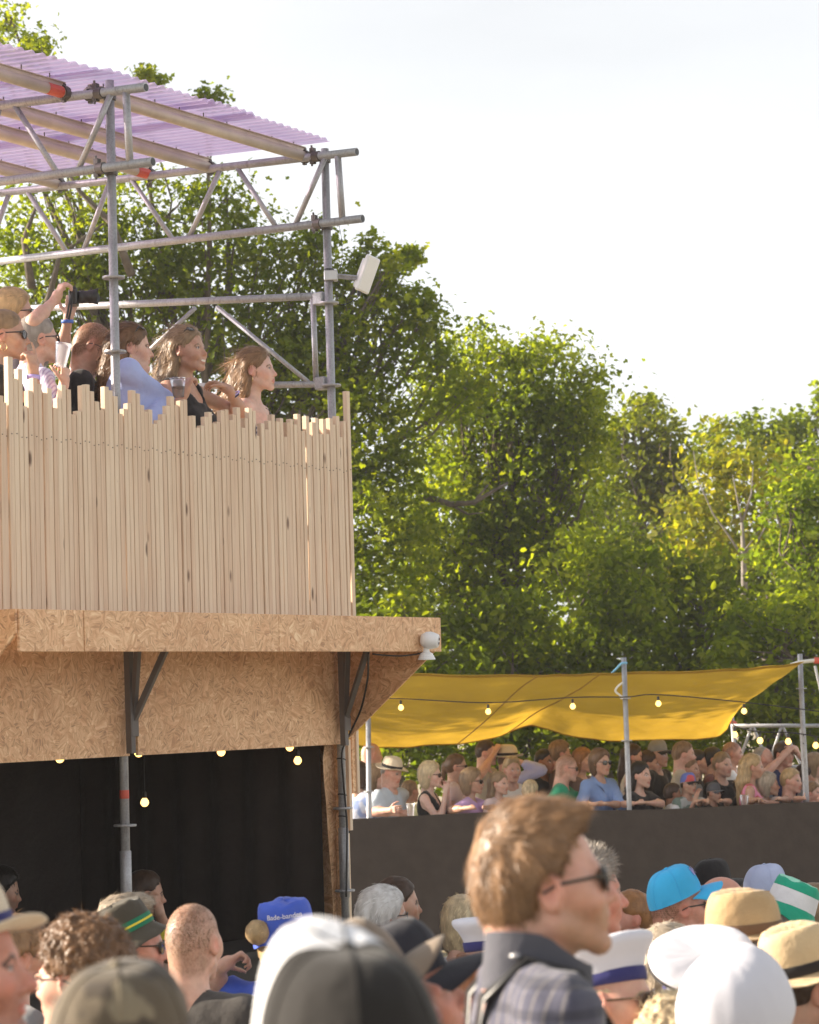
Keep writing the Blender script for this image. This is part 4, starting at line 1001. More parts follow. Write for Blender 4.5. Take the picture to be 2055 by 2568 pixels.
def make_hair(style, color, ppm, fr, parent, seed, count=None, stray=1.0, hatted=False):
    h = float(np.clip(4.8/ppm, .0042, .0135))
    F = hair_field(style, h, fr, seed*.37, hatted); V, Q = F.mesh()
    if len(V) < 20: return None
    N = vnormals(V, Q); R, o = fr; rs = np.random.RandomState(seed); L = (V-o) @ R; NL = N @ R
    tone = vnoise(L[:,0]*60, L[:,1]*60, L[:,2]*25)*.9+.05
    # keep strands on the outside (normals away from the skull)
    out = np.einsum('ij,ij->i', L-np.array([0,-.015,.02]), NL) > .02
    cand = np.where(out)[0]
    nS = int((count if count is not None else np.clip(ppm*2.2, 350, 2600))*1.5)
    if style == 'thin': nS //= 3
    polys = [Q]; VV = [V]; TT = [tone]
    if style == 'buzz': polys = []; nS = max(nS*3, 2000)
    if len(cand) > 10 and nS > 0:
        pick = rs.choice(cand, nS); p = L[pick]; n = NL[pick]
        crown = np.array([0,-.055,.125]); t = p-crown
        if style in ('quiff', 'spiky', 'side'): t = np.where((p[:,2:3] > .085), np.array([[0, .8, -.05]]), t)
        if style in ('long', 'longwind', 'bob', 'pony', 'tied', 'bun'):
            back = np.array([0,-.35,-1.0]); front = np.array([0,-.9,-.35])
            f_ = sstep(.03, .09, p[:,2:3]); t = back*(1-f_)+front*f_
            if style == 'longwind': t = t+np.array([0,-.5,.1])*sstep(.02,-.10,p[:,2:3])
            if style in ('bun', 'tied', 'pony'): t = np.array([[0,-.12,.03]])-p
        t = t-n*np.einsum('ij,ij->i', t, n)[:, None]; t = t/(np.linalg.norm(t, axis=1)[:, None]+1e-9)
        if style == 'curly': t = t+rs.normal(0, .7, t.shape)
        if style == 'spiky': t = t*.4+n*1.0+rs.normal(0, .25, t.shape)
        t = t+rs.normal(0, .12 if style in ('long','longwind','bob','pony','tied','bun') else .2, t.shape)
        lift = dict(curly=.55, short=.22, full=.26, quiff=.16, spiky=.8, buzz=.4, bob=.04, long=.05, longwind=.07, pony=.04, bun=.04, tied=.04).get(style, .2)
        if hatted: lift *= .3
        le = dict(curly=.010, short=.014, full=.022, quiff=.022, spiky=.012, buzz=.0035, thin=.010, bob=.036, long=.045, longwind=.050, pony=.035, bun=.022, tied=.022, side=.024).get(style, .018)
        if hatted: le = min(le, .016)
        ln = le*rs.uniform(.5, 1.35, nS)[:, None]; wd = float(np.clip(.85/ppm, .0007, .0019))*rs.uniform(.6, 1.3, nS)[:, None]
        wv = np.cross(t, n); wv /= np.linalg.norm(wv, axis=1)[:, None]+1e-9; wv = wv+rs.normal(0, .25, wv.shape)
        p0 = p-n*.002; d1 = t+n*lift; d2 = t-n*(.30 if style in ('long','longwind','bob','pony','tied','bun') else .12)
        if style in ('spiky',): d2 = d1
        p1 = p0+d1*ln*.5; p2 = p1+d2*ln*.5
        if style in ('long', 'longwind'):
            fly = rs.rand(nS) < .16; p2[fly] += (np.array([0,-.05,.0])+rs.normal(0, .018, (nS, 3)))[fly]*(1.6 if style == 'longwind' else .6); p1[fly] += (np.array([0,-.02,.0])+rs.normal(0, .008, (nS, 3)))[fly]
        S = np.stack([p0-wv*wd, p0+wv*wd, p1-wv*wd*.8, p1+wv*wd*.8, p2], 1).reshape(-1, 3) @ R.T + o
        b = len(V)+np.arange(nS)*5; polys += [np.stack([b, b+1, b+3, b+2], 1), np.stack([b+2, b+3, b+4], 1)]
        VV.append(S); TT.append(np.repeat(np.clip(tone[pick]+rs.normal(0, .30, nS), 0, 1), 5))
    me = np_mesh('hair', np.concatenate(VV), polys, True, {'tone': ('POINT', 'FLOAT', np.concatenate(TT))}, [HAIRM[color]])
    return link('hair', me, parent)
# ------------------------------------------------------------------ glasses
def make_glasses(fr, parent, kind='sun', frame=None, lens=None, lift=0.0, name=None, small=False):
    R, o = fr
    if lift:        # pushed up on the hair
        R2 = R @ rotm(0, lift, 0); o2 = o + R @ np.array([0, -.008, .016])
    else: R2, o2 = R, o
    M_ = Matrix(np.vstack([np.hstack([R2, np.array(o2)[:, None]]), [0,0,0,1]]).tolist())
    frame = frame or FRAME; lens = lens or LENS
    if lift: y0 = .112
    else: y0 = .101
    rx, rz = (.026, .0205)
    root = None; m = MB()
    for s in (-1, 1):
        c = np.array([s*.0335, y0-.004, -.005]); n = 16; ring = []
        for j in range(n):
            t_ = 2*math.pi*j/n; e = (abs(math.cos(t_))**.75*np.sign(math.cos(t_))*rx, 0, abs(math.sin(t_))**.8*np.sign(math.sin(t_))*rz*(1.0 if math.sin(t_) > 0 else .95))
            ring.append(M_ @ Vector(c+np.array([e[0], -abs(c[0]+e[0])**2*3.0+.003, e[2]])))
        m.tube([np.array(p) for p in ring]+[np.array(ring[0])], .0024 if kind == 'sun' else .0016, 5, False)
        m.bar(np.array(M_ @ Vector((s*.058, y0-.013, .004))), np.array(M_ @ Vector((s*.0685, y0-.024, .006))), .008, .005)
        m.bar(np.array(M_ @ Vector((s*.068, y0-.022, .0055))), np.array(M_ @ Vector((s*.0815, .004, .004))), .0035, .0055 if kind == 'sun' else .003)
        m.bar(np.array(M_ @ Vector((s*.0815, .005, .0045))), np.array(M_ @ Vector((s*.082, -.022, -.006))), .003, .004)
    m.tube([np.array(M_ @ Vector((-.009, y0+.001, .002))), np.array(M_ @ Vector((0, y0+.004, .004))), np.array(M_ @ Vector((.009, y0+.001, .002)))], .0024, 5)
    g = m.build(name or ('sunglasses' if kind == 'sun' else 'glasses'), frame, parent)
    for s in (-1, 1):
        c = np.array([s*.0335, y0-.004, -.005]); n = 14; m = MB(); V = []
        for d_ in (.0008, -.0008):
            V.append(M_ @ Vector(c+np.array([0, .0045+d_-abs(c[0])**2*3.0+.001, 0])))
            for j in range(n):
                t_ = 2*math.pi*j/n; e = (abs(math.cos(t_))**.75*np.sign(math.cos(t_))*rx, 0, abs(math.sin(t_))**.8*np.sign(math.sin(t_))*rz)
                V.append(M_ @ Vector(c+np.array([e[0], -abs(c[0]+e[0])**2*3.0+.003+d_, e[2]])))
        F = [(0, 1+j, 1+(j+1)%n) for j in range(n)]+[(n+1, n+2+(j+1)%n, n+2+j) for j in range(n)]
        m.add(V, F); m.build('lens', lens, g, smooth=True)
    return g
# ------------------------------------------------------------------ headgear (head frame: y forward, z up)
def HM(fr, tilt=0, roll=0, yaw=0, dz=0, dy=0):
    R, o = fr; R2 = R @ rotm(yaw, tilt, roll); o2 = np.array(o)+R @ np.array([0, dy, dz])
    return Matrix(np.vstack([np.hstack([R2, o2[:, None]]), [0,0,0,1]]).tolist())
def hat_cap(fr, parent, crown, brim, back=None, tilt=0, yaw=0, button=None, dz=0, hi=1.0, name='cap', brim_len=.078, seam=True, front=.012, split=.48):
    M_ = HM(fr, tilt, 0, yaw, dz); m = MB(); n = 48; prof = []
    for i in range(13):
        s = i/12; z = .036+.116*hi*math.sin(s*math.pi/2); r = max(.0012, math.cos(s*math.pi/2)**.62)
        prof.append((r, z))
    def fn(q, t, i):
        s = i/12; x = q[0]*.0885; y = q[1]*.109-.012; z = q[2]
        f = max(0, math.cos(t)); z += .010*f*(1-s)+front*f*math.sin(s*math.pi)        # taller front panels
        if seam:
            k = abs((t/(math.pi/3)) % 1-.5); d = .0018*math.exp(-((k-.5)/.06)**2); x *= 1-d*8; y *= 1-d*8
        w = .0016*math.sin(t*5+i*.9)+.0012*math.sin(t*11+i); return [x*(1+w*4), y*(1+w*4), z-.014*(1-s)*max(0, -math.cos(t))]
    mi = None
    if back is not None: mi = lambda i, j, n_: (0 if (math.cos(2*math.pi*(j+.5)/n_) > split) else 1)
    m.lathe(prof, n, M_, mi=mi, fn=fn)
    o = m.build(name, [crown, back] if back is not None else crown, parent, smooth=True)
    if seam:
        m = MB()
        for k6 in range(6):
            t = math.pi/6+k6*math.pi/3; pl = []
            for i in range(0, 13):
                q = fn([prof[i][0]*math.sin(t), prof[i][0]*math.cos(t), prof[i][1]], t, i); c_ = np.array([0,-.012,.08]); q = np.array(q); pl.append(np.array(M_ @ Vector(q+norm(q-c_)*.0006)))
            m.tube(pl, .0013, 4, False)
        m.build('seams', back or crown, o, smooth=True)
    m = MB(); V = []; nu_, nv_ = 16, 6
    for d_ in (0, -.004):
        for i in range(nu_+1):
            t_ = math.radians(-66+132*i/nu_)
            x0, y0 = .0885*math.sin(t_), .109*math.cos(t_)-.012
            for j in range(nv_+1):
                s = j/nv_; L_ = brim_len*math.cos(t_*.92)**.55
                x = x0*(1+.10*s); y = y0+L_*s; z = .046-.010*(1-math.cos(t_))*2.0 - .36*x*x/.09*.9*(.25+.75*s)+.010*s*(1-s) -.004*s
                V.append(M_ @ Vector((x, y, z+d_)))
    k = (nu_+1)*(nv_+1); F = []
    for i in range(nu_):
        for j in range(nv_):
            a = i*(nv_+1)+j; b = a+nv_+1; F.append((a, b, b+1, a+1)); F.append((k+a, k+a+1, k+b+1, k+b))
    for i in range(nu_):
        a = i*(nv_+1)+nv_; b = a+nv_+1; F.append((a, b, k+b, k+a))
    for j in range(nv_): F.append((j, j+1, k+j+1, k+j)); a = nu_*(nv_+1)+j; F.append((a+1, a, k+a, k+a+1))
    m.add(V, F); m.build('brim', brim, o, smooth=True)
    m = MB(); m.ball((0,-.012,.153*hi+.001-.0*dz), (.008,.008,.005), 10, M=M_); m.build('button', button or crown, o, smooth=True)
    return o, M_
def hat_fedora(fr, parent, straw, band, tilt=0, roll=0, yaw=0, brim=.145, dz=0, wave=.012, name='straw_hat', hgt=.115, pinch=1.0):
    M_ = HM(fr, tilt, roll, yaw, dz); m = MB(); n = 56
    prof = [(.093,.040),(.094,.055),(.093,.08),(.089,.11),(.083,.135),(.074,.152),(.06,.158),(.04,.152),(.02,.146),(.001,.144)]
    prof = [(r, .040+(z-.040)*hgt/.115) for r, z in prof]
    def fn(q, t, i):
        x, y, z = q[0]*.95, q[1]*1.14-.012, q[2]
        s = (z-.04)/hgt
        if s > .5:
            f = (s-.5)*2; c = max(0, math.cos(t)); x *= 1-.28*pinch*f*c*c; z -= .022*pinch*f*math.exp(-(x/.03)**2)*(.5+.5*c) - .0
        if i % 1 == 0: z += .0008*math.sin(t*40)
        return [x, y, z]
    m.lathe(prof, n, M_, fn=fn); o = m.build(name, straw, parent, smooth=True)
    m = MB(); pr = []
    for i in range(9): pr.append((.092+(brim-.092)*i/8, .042-.004*math.sin(i/8*math.pi)))
    pr2 = [(r, z-.0035) for r, z in reversed(pr)]
    def fb(q, t, i):
        s = (math.hypot(q[0], q[1])-.092)/(brim-.092); sx_ = .95+.05*s; sy_ = 1.14-.04*s
        return [q[0]*sx_, q[1]*sy_-.012, q[2]+s*(wave*math.sin(2*t+.6)+wave*.5*math.sin(3*t)-.004)+.010*s*s*abs(math.sin(t))]
    m.lathe(pr+pr2+[pr[0]], n, M_, fn=fb); m.build('brim', straw, o, smooth=True)
    if band is not None:
        m = MB(); m.lathe([(.0945,.042),(.0962,.046),(.0962,.066),(.0945,.070)], n, M_, fn=lambda q, t, i: [q[0]*.955, q[1]*1.145-.012, q[2]]); m.build('hat_band', band, o, smooth=True)
        m = MB(); m.box((-.099,-.03,.045), (-.088,.012,.068), M=M_) ; m.build('bow', band, o, bevel=.003)
    return o, M_
def hat_bucket(fr, parent, mats, tilt=0, roll=0, yaw=0, brim=.132, drop=.045, top=.145, name='bucket_hat', rings=None, flare=.0, dz=0):
    M_ = HM(fr, tilt, roll, yaw, dz); m = MB(); n = 48
    prof = [(.094,.046),(.093,.066),(.0915,.090),(.089,.114),(.085,top-.012),(.079,top-.003),(.07,top),(.035,top+.003),(.001,top+.003)]
    def fn(q, t, i):
        d = .0022*math.sin(t*3+i*.8)+.0016*math.sin(t*7+i*1.7); return [q[0]*.95*(1+d*6), q[1]*1.14*(1+d*6)-.012, q[2]+(d*2.2 if i > 4 else 0)]
    mi = (lambda i, j, n_: rings[min(i, len(rings)-1)]) if rings else 0
    m.lathe(prof, n, M_, mi=mi, fn=fn); o = m.build(name, mats, parent, smooth=True)
    m = MB(); pr = [(.0935+(brim-.0935)*i/6, .050-drop*i/6) for i in range(7)]
    def fb(q, t, i): 
        s = (math.hypot(q[0], q[1])-.0935)/(brim-.0935); return [q[0]*.96, q[1]*1.12-.012, q[2]+s*.006*math.sin(3*t+.5)+s*.004*math.sin(7*t)]
    m.lathe(pr+[(r, z-.003) for r, z in reversed(pr)]+[pr[0]], n, M_, fn=fb); m.build('brim', mats[-1] if isinstance(mats, (list, tuple)) else mats, o, smooth=True)
    return o, M_
def hat_sailor(fr, parent, white, band, tilt=0, roll=0, yaw=0, puff=.132, dz=0, hgt=.095, visor=None, name='sailor_cap', piping=None, dome=False):
    M_ = HM(fr, tilt, roll, yaw, dz); m = MB(); n = 64
    m.lathe([(.0925,.035),(.095,.036),(.0962,.05),(.0962,.068),(.094,.070)], n, M_, fn=lambda q, t, i: [q[0]*.94, q[1]*1.12-.012, q[2]]); o = m.build(name, band, parent, smooth=True)
    m = MB()
    if dome: prof = [(.094,.060)]+[((.094+(puff-.094)*min(1, i/3)**.6) if i < 4 else puff*max(.001, math.cos((i-3)/11*math.pi/2))**.75, .060+.028*i/3 if i < 4 else .088+hgt*math.sin((i-3)/11*math.pi/2)) for i in range(15)]
    else: prof = [(.0945,.066),(.100,.085),(.108,.104),(puff*.97,.124),(puff,.136),(puff*.985,.146),(puff*.93,.151),(puff*.7,.152),(puff*.4,.149),(.001,.147)]
    def fn(q, t, i):
        s = q[2]-.066; w = 1+.012*math.sin(t*3+i*.3)*min(1, i/4)+.006*math.sin(t*7+1+i*.3)*min(1, i/4)
        wf = min(1, math.hypot(q[0], q[1])/.09); w = 1+(w-1)*wf; fold = -(.004 if dome else .0012)*wf*max(0, math.sin(t*13+math.sin(t*3)*2))*(1 if 2 <= i <= 9 else .3)
        return [q[0]*.96*w, q[1]*1.08*w-.012, q[2]+fold+.004*wf*math.sin(t*2+.7)]
    m.lathe(prof, n, M_, fn=fn); m.build('cap_top', white, o, smooth=True)
    if piping is not None: m = MB(); m.lathe([(puff*.965,.122),(puff*.999,.123),(puff*1.004,.129),(puff*.97,.130)], n, M_, fn=lambda q, t, i: [q[0]*.96, q[1]*1.08-.012, q[2]]); m.build('piping', piping, o, smooth=True)
    if visor is not None:
        m = MB(); V = []
        for d_ in (0, -.003):
            for i in range(17):
                t_ = math.radians(-62+124*i/16); x0, y0 = .091*math.sin(t_), .107*math.cos(t_)-.012
                for j in range(4):
                    s = j/3; V.append(M_ @ Vector((x0*(1+.12*s), y0+.045*s*math.cos(t_)**.7, .040-.03*s-.25*x0*x0/.09+d_)))
        k = 68; F = [(i*4+j, (i+1)*4+j, (i+1)*4+j+1, i*4+j+1) for i in range(16) for j in range(3)]; F += [tuple(k+v for v in reversed(f)) for f in F[:]]
        m.add(V, F); m.build('visor', visor, o, smooth=True)
    return o, M_
# ------------------------------------------------------------------ whole person
GROUPS = {}
def person(label, uv, ppm, heading, group, head=(0,0,0), sex='m', skin='fair', hair=('short','brown'), shirt=None, top='tee', sleeve=.55, arms=(None, None),
           hands=(), fat=0.0, lean=0.0, s=1.0, seed=1, smile=False, nose=1.0, jaw=1.0, beard=0.0, buzz=0.0, glasses=None, hat=None, base_z=None,
           trousers=None, hq=None, extra=None, hair_count=None, depth=None, legs=True, shoulder=1.0, hunch=0.0, neckline=None, lips=1.0, shirt_h=None):
    d = depth or FPX/ppm; P = at_depth(uv[0], uv[1], d); th = math.radians(heading)
    fwd = np.array([math.cos(th), math.sin(th), 0]); rgt = np.array([math.sin(th), -math.cos(th), 0])
    m = sex == 'm'; rs = np.random.RandomState(seed)
    Rl = rotm(0, -lean, 0); piv = np.array([0, 0, .98])
    hl0 = np.array([0, .022-hunch*.3, (1.655 if m else 1.648)-hunch])
    hl = piv+Rl @ (hl0-piv); 
    off = (rgt*hl[0]+fwd*hl[1])*s
    base = np.array([P[0]-off[0], P[1]-off[1], P[2]-hl[2]*s])
    # stand on the ground: the legs take up the difference
    gz = base_z if base_z is not None else float(ground_z(P[0], P[1]))
    root = thing('person', label, 'person', (base[0], base[1], gz), th-math.pi/2, group); dzb = base[2]-gz
    body_root = root
    Rh = rotm(*[math.radians(a) for a in head]); fr = (Rh, hl)
    toL = lambda W_: np.array([(np.asarray(W_)-base) @ rgt, (np.asarray(W_)-base) @ fwd, (np.asarray(W_)-base)[2]])/s
    h = hq or float(np.clip(4.8/ppm, .0036, .0105)); hb = max(.028, h*2.4)
    sw = (.19 if m else .165)*shoulder; A = []
    for side, spec in ((1, arms[0]), (-1, arms[1])):      # right (+x), left (-x)
        S_ = piv+Rl @ (np.array([side*sw, -.008, 1.425])-piv)
        if spec is None: E_ = S_+np.array([side*.045, -.03, -.29]); W_ = E_+np.array([-side*.02, .07, -.24])
        elif isinstance(spec, str):
            if spec == 'fence': E_ = S_+np.array([side*.07,.16,-.23]); W_ = E_+np.array([-side*.16,.16,.03])
            elif spec == 'cross': E_ = S_+np.array([side*.05,.03,-.28]); W_ = E_+np.array([-side*.20,.14,.03])
            elif spec == 'mouth': E_ = S_+np.array([side*.02,.16,-.24]); W_ = hl+np.array([side*.03,.15,-.15])
            elif spec == 'up': E_ = S_+np.array([side*.16,.10,.02]); W_ = hl+np.array([side*.06,.12,.02])
        else:
            E_ = toL(spec[0]); W_ = toL(spec[1])
        A.append((side, S_, E_, W_))
    fine = [[], [], []]; hh = min(h*1.05, .0068)
    for (hi_, *_r) in hands:
        w = A[hi_][3]
        for ax in range(3): fine[ax].append((w[ax]-.13, w[ax]+.13, hh))
    pts = np.array([p for a in A for p in a[1:]]); lo = np.minimum(pts.min(0)-.09, [-.24,-.2,.86]); hi = np.maximum(pts.max(0)+.09, [.24,.2,1.5]); hi = np.maximum(hi, hl+np.array([.15,.17,.18])); lo = np.minimum(lo, hl-.16)
    if hands: lo -= .1; hi += .1
    fx = [(hl[0]-.094, hl[0]+.094, h)]+fine[0]; fy = [(hl[1]-.145, hl[1]+.150, h)]+fine[1]; fz = [(hl[2]-.165, hl[2]+.145, h)]+fine[2]
    F = Field(axis(lo[0], hi[0], hb, fx), axis(lo[1], hi[1], hb, fy), axis(lo[2], hi[2], hb, fz))
    head_prims(F, fr, sex, nose, jaw, fat, detail=h < .0085, smile=smile)
    tl = (Rl, piv-Rl @ piv)
    nb = piv+Rl @ (np.array([0,-.012,1.455])-piv); nr = (.056 if m else .047)+.012*fat
    F.cone(hl+Rh @ np.array([0,-.028,-.055]), nb, nr*1.0, nr*1.08, k=.03)
    F.cone(hl+Rh @ np.array([0,-.055,-.02]), nb+np.array([0,-.03,0]), nr*.85, nr*1.0, k=.03)
    cw = 1.0 if m else .87; bf = 1+.30*fat
    torso = [('e', (0,.0,1.28), (.158*cw*bf,.108*bf,.185)), ('e', (0,-.025,1.36), (.165*cw*shoulder,.085,.10)), ('e', (0,.005+.03*fat,1.08), (.145*cw*bf,.108*bf*(1+.2*fat),.16)), ('e', (0,-.005,.93), (.162*(1 if m else 1.05)*bf,.118*bf,.13))]
    for sd in (-1, 1): torso.append(('c', (sd*.045,-.02,1.452), (sd*sw*.92,-.012,1.425), .050 if m else .040, .056 if m else .046))
    if not m:
        for sd in (-1, 1): torso.append(('e', (sd*.068,.085,1.255), (.062,.055,.062)))
    def put_torso(F_, inf, k=.04):
        for t_ in torso:
            if t_[0] == 'e': F_.ell(t_[1], np.array(t_[2])+inf, k=k, fr=tl)
            else: F_.cone(t_[1], t_[2], t_[3]+inf, t_[4]+inf, k=k, fr=tl)
    put_torso(F, -.002)
    ar = (.052, .040, .041, .027) if m else (.043, .034, .035, .023)
    ar = tuple(a*(1+.15*fat) for a in ar)
    for (side, S_, E_, W_) in A:
        F.cone(S_, E_, ar[0], ar[1], k=.03); F.cone(E_, W_, ar[2], ar[3], k=.018)
        F.cone(E_, E_+(W_-E_)*.4, ar[2]*.98, ar[2]*1.02, k=.02)
    hs = {a[0] for a in hands}
    for i, (side, S_, E_, W_) in enumerate(A):
        if i not in hs:
            dd = norm(W_-E_); hand_prims(F, W_, dd, np.array([-side, 0, 0]) if abs(dd[0]) < .8 else np.array([0,0,-1.0]), side, .5, sc=1.0 if m else .92)
    for (hi_, di, pn, sd_, cu, *ex) in hands:
        hand_prims(F, A[hi_][3], toL(base+np.asarray(di))*1.0 if False else np.array([np.dot(di, rgt), np.dot(di, fwd), di[2]]), np.array([np.dot(pn, rgt), np.dot(pn, fwd), pn[2]]), sd_, cu, sc=1.0 if m else .92, point=bool(ex))
    V, Q = F.mesh(); N = vnormals(V, Q)
    L = (V-hl) @ Rh; inh = (np.linalg.norm(L-np.array([0,0,-.02]), axis=1) < .17)
    C = np.tile(np.array(SKINC[skin]), (len(V), 1)); hc = HAIRC[hair[1]] if hair else (.1,.06,.04)
    rnd = rs.rand(len(V)); C[inh] = face_colors(L[inh], hc, SKINC[skin], rnd[inh], sex, beard, buzz, lips, smile=smile)
    cols = np.concatenate([C, np.ones((len(C), 1))], 1)
    V2 = V*s+np.array([0, 0, dzb])
    body = link('body', np_mesh('body', V2, [Q], True, {'Col': ('POINT', 'FLOAT_COLOR', cols)}, [SKIN]), root)
    # clothing shares the body's own shape, slightly inflated and cut at neckline and cuffs
    if shirt is not None:
        hc_ = shirt_h or max(.011, min(.022, h*2.4))
        G = Field(axis(lo[0]-.03, hi[0]+.03, hc_), axis(lo[1]-.03, hi[1]+.03, hc_), axis(.84, max(1.56, min(hi[2], 1.75)), hc_))
        inf = .012 if top != 'loose' else .024
        put_torso(G, inf)
        if top in ('tee', 'shirt', 'loose'):
            for (side, S_, E_, W_) in A:
                full = sleeve > 1.0; e_ = E_ if full else S_+(E_-S_)*sleeve/.55*.62
                G.cone(S_, e_, ar[0]+inf+.003, ar[1]+inf+.010 if not full else ar[1]+inf+.004, k=.03)
                if full: w_ = E_+(W_-E_)*(sleeve-1.0); G.cone(E_, w_, ar[2]+inf+.004, ar[3]+inf+.010, k=.02)
            G.ell((0,.012,1.487), (.066,.075,.05), k=.012, mode='sub', fr=tl)
            if neckline == 'v': G.cone((0,.11,1.46), (0,.14,1.33), .052, .012, k=.01, mode='sub', fr=tl)
            if top == 'shirt': G.cone((0,-.03,1.462), (0,-.01,1.50), .071, .068, k=.012, fr=tl); G.cone((0,.0,1.45), (0,.02,1.56), .054, .064, k=.008, mode='sub', fr=tl); G.cone((0,.10,1.455), (0,.12,1.38), .030, .006, k=.008, mode='sub', fr=tl)
        elif top == 'tank':
            for side in (-1, 1): G.ell((side*.205,.0,1.40), (.075,.16,.125), k=.012, mode='sub', fr=tl)
            G.ell((0,.06,1.47), (.072,.14,.125), k=.012, mode='sub', fr=tl); G.ell((0,-.12,1.45), (.06,.10,.09), k=.012, mode='sub', fr=tl)
        elif top == 'tube':
            G.op(np.array([-.4,-.4,1.30]), np.array([.4,.4,1.7]), lambda X, Y, Z: 1.315-Z+0*X+0*Y, .01, 'sub', tl)
        near = np.argwhere(np.abs(G.F) < .03); Pn = np.stack([G.xs[near[:,0]], G.ys[near[:,1]], G.zs[near[:,2]]], 1)
        fq = 15; fd = vnoise(Pn[:,0]*fq+seed, Pn[:,1]*fq, Pn[:,2]*fq*.8+Pn[:,0]*8)-.5+.6*(vnoise(Pn[:,0]*34, Pn[:,1]*34+seed, Pn[:,2]*22)-.5)
        G.F[near[:,0], near[:,1], near[:,2]] += fd*(.016 if top == 'shirt' else .012)
        Vc, Qc = G.mesh()
        link('shirt' if sex == 'm' or top in ('tee', 'shirt', 'loose') else 'top', np_mesh('shirt', Vc*s+np.array([0,0,dzb]), [Qc], True, mats=[shirt]), root)
    if legs:
        hipz = .98*s+dzb; mt = MB(); lr = .085*(1+.2*fat)
        mt.lathe([(.150*bf*s,hipz+.02),(.168*bf*s,hipz-.06),(.165*bf*s,hipz-.15),(.10*s,hipz-.22),(.02,hipz-.24)], 14, sx=1, sy=.78)
        for sd in (-1, 1):
            mt.tube([(sd*.085*s,0,hipz-.06), (sd*.092*s,.012,hipz*.52), (sd*.095*s,-.01,.10), (sd*.095*s,-.01,.06)], [lr*1.08*s, .068*s, .055*s, .058*s], 10)
        mt.build('trousers', trousers or DENIM, root, smooth=True)
        for sd in (-1, 1):
            ms_ = MB(); ms_.ball((sd*.098*s,.05,.045), (.045*s,.135*s,.045), 12); ms_.build('shoe', SHOEM, root, smooth=True)
    frw = (Rh*s, hl*s+np.array([0,0,dzb]))
    if s == 1.0: frh = (Rh, frw[1])
    else: frh = None
    # hair, glasses, headgear in head frame (scaled with the person)
    kids = []
    fr1 = (Rh, hl)
    if hair and hair[0]: kids.append(make_hair(hair[0], hair[1], ppm, fr1, root, seed, hair_count, hatted=hat is not None))
    if glasses:
        gk = glasses if isinstance(glasses, dict) else dict(kind=glasses); kids.append(make_glasses(fr1, root, **gk))
    if hat: kids.append(hat(fr1, root))
    if extra: kids += [k_ for k_ in (extra(fr1, root, toL, tl) or [])]
    T_ = Matrix.Translation((0,0,dzb)) @ Matrix.Scale(s, 4)
    for k_ in kids:
        if k_ is None: continue
        if isinstance(k_, tuple): k_ = k_[0]
        k_.data.transform(T_)
        for c in k_.children: c.data.transform(T_)
    return root
# ------------------------------------------------------------------ people on the viewing platform
GP = 'spectators on the timber viewing platform'; GF = 'spectators behind the black barrier'; GC = 'people standing in the foreground crowd'
DECK = 2.74
BLK = cloth((.018,.016,.017)); NAVY = cloth((.03,.035,.09)); WHT = cloth((.72,.72,.74)); LBLUE = cloth((.36,.42,.70)); GRN = cloth((.015,.22,.12)); 
DBLUE = cloth((.20,.29,.52)); LILAC = cloth((.50,.32,.55)); PINKW = cloth((.62,.48,.46)); PALEB = cloth((.46,.52,.58)); BEIGE = cloth((.42,.37,.30)); RED = cloth((.5,.10,.10), 'blotch', (.75,.28,.42))
STRW = cloth((.62,.62,.64), 'stripe', (.06,.08,.16)); PINKS = cloth((.62,.58,.70), 'vstripe', (.42,.34,.52)); GREY = cloth((.22,.22,.23)); OLIVE = cloth((.085,.075,.045)); KHAKI = cloth((.21,.165,.125))
def pdep(px, py, y): return (pworld(on_py(px, py, y))-CAM) @ _f
def D(px, py, d): return at_depth(px, py, d)
def Y(px, py, y): return pworld(on_py(px, py, y))
def bracelet(P, ax, r, mat, name, parent, w=.012):
    P = np.asarray(P, float); q = Vector(norm(ax)).to_track_quat('Z', 'Y').to_matrix().to_4x4(); m = MB()
    m.lathe([(r,-w),(r+.003,-w),(r+.003,w),(r,w),(r,-w)], 16, Matrix.Translation(P) @ q); return m.build(name, mat, parent, smooth=True)
VIOLET = mat_plain('violet_band', (.42,.34,.72), .5); BLUEB = mat_plain('blue_band', (.07,.16,.55), .5); GOLD = mat_plain('gold_jewellery', (.75,.55,.25), .25, 1.0)
def earring(fr, sd=1, r=.010, hoop=True):
    R, o = fr; c = o+R @ np.array([sd*.082,-.002,-.05]); m = MB()
    if hoop:
        pts = [c+R @ np.array([0, r*math.sin(a), -r+r*math.cos(a)]) for a in np.linspace(0, 2*math.pi, 13)]; m.tube(pts, .0016, 5, False)
    else: m.tube([c, c-np.array([0,0,.018])], .0018, 5); m.ball(c-np.array([0,0,.02]), .004, 6)
    return m
# woman with sunglasses, hand at her mouth
def ex1(fr, root, toL, tl):
    E = [earring(fr, 1, .016).build('earring', GOLD, root)]
    w = toL(Y(84,940,.12)); E.append(bracelet(w-np.array([0,0,.01]), (.05,.1,1), .030, VIOLET, 'wristband', root, .011)); return E
person('woman in black top and dark sunglasses, finger at her mouth, leftmost on the balcony', (14,842), 520, 2, GP, sex='f', skin='tan', hair=('tied','dblond'), shirt=BLK, top='tee', sleeve=.3,
    glasses='sun', base_z=DECK, seed=1, depth=pdep(14,842,0.3), hq=.0055, s=pdep(14,842,0.3)*520/FPX, arms=((Y(96,1040,.16), Y(84,935,.12)), None), hands=[(0, (-.10,-.05,1), (-.7,.5,.2), -1, .75, 1)], extra=ex1, fat=.2, head=(0,2,0))
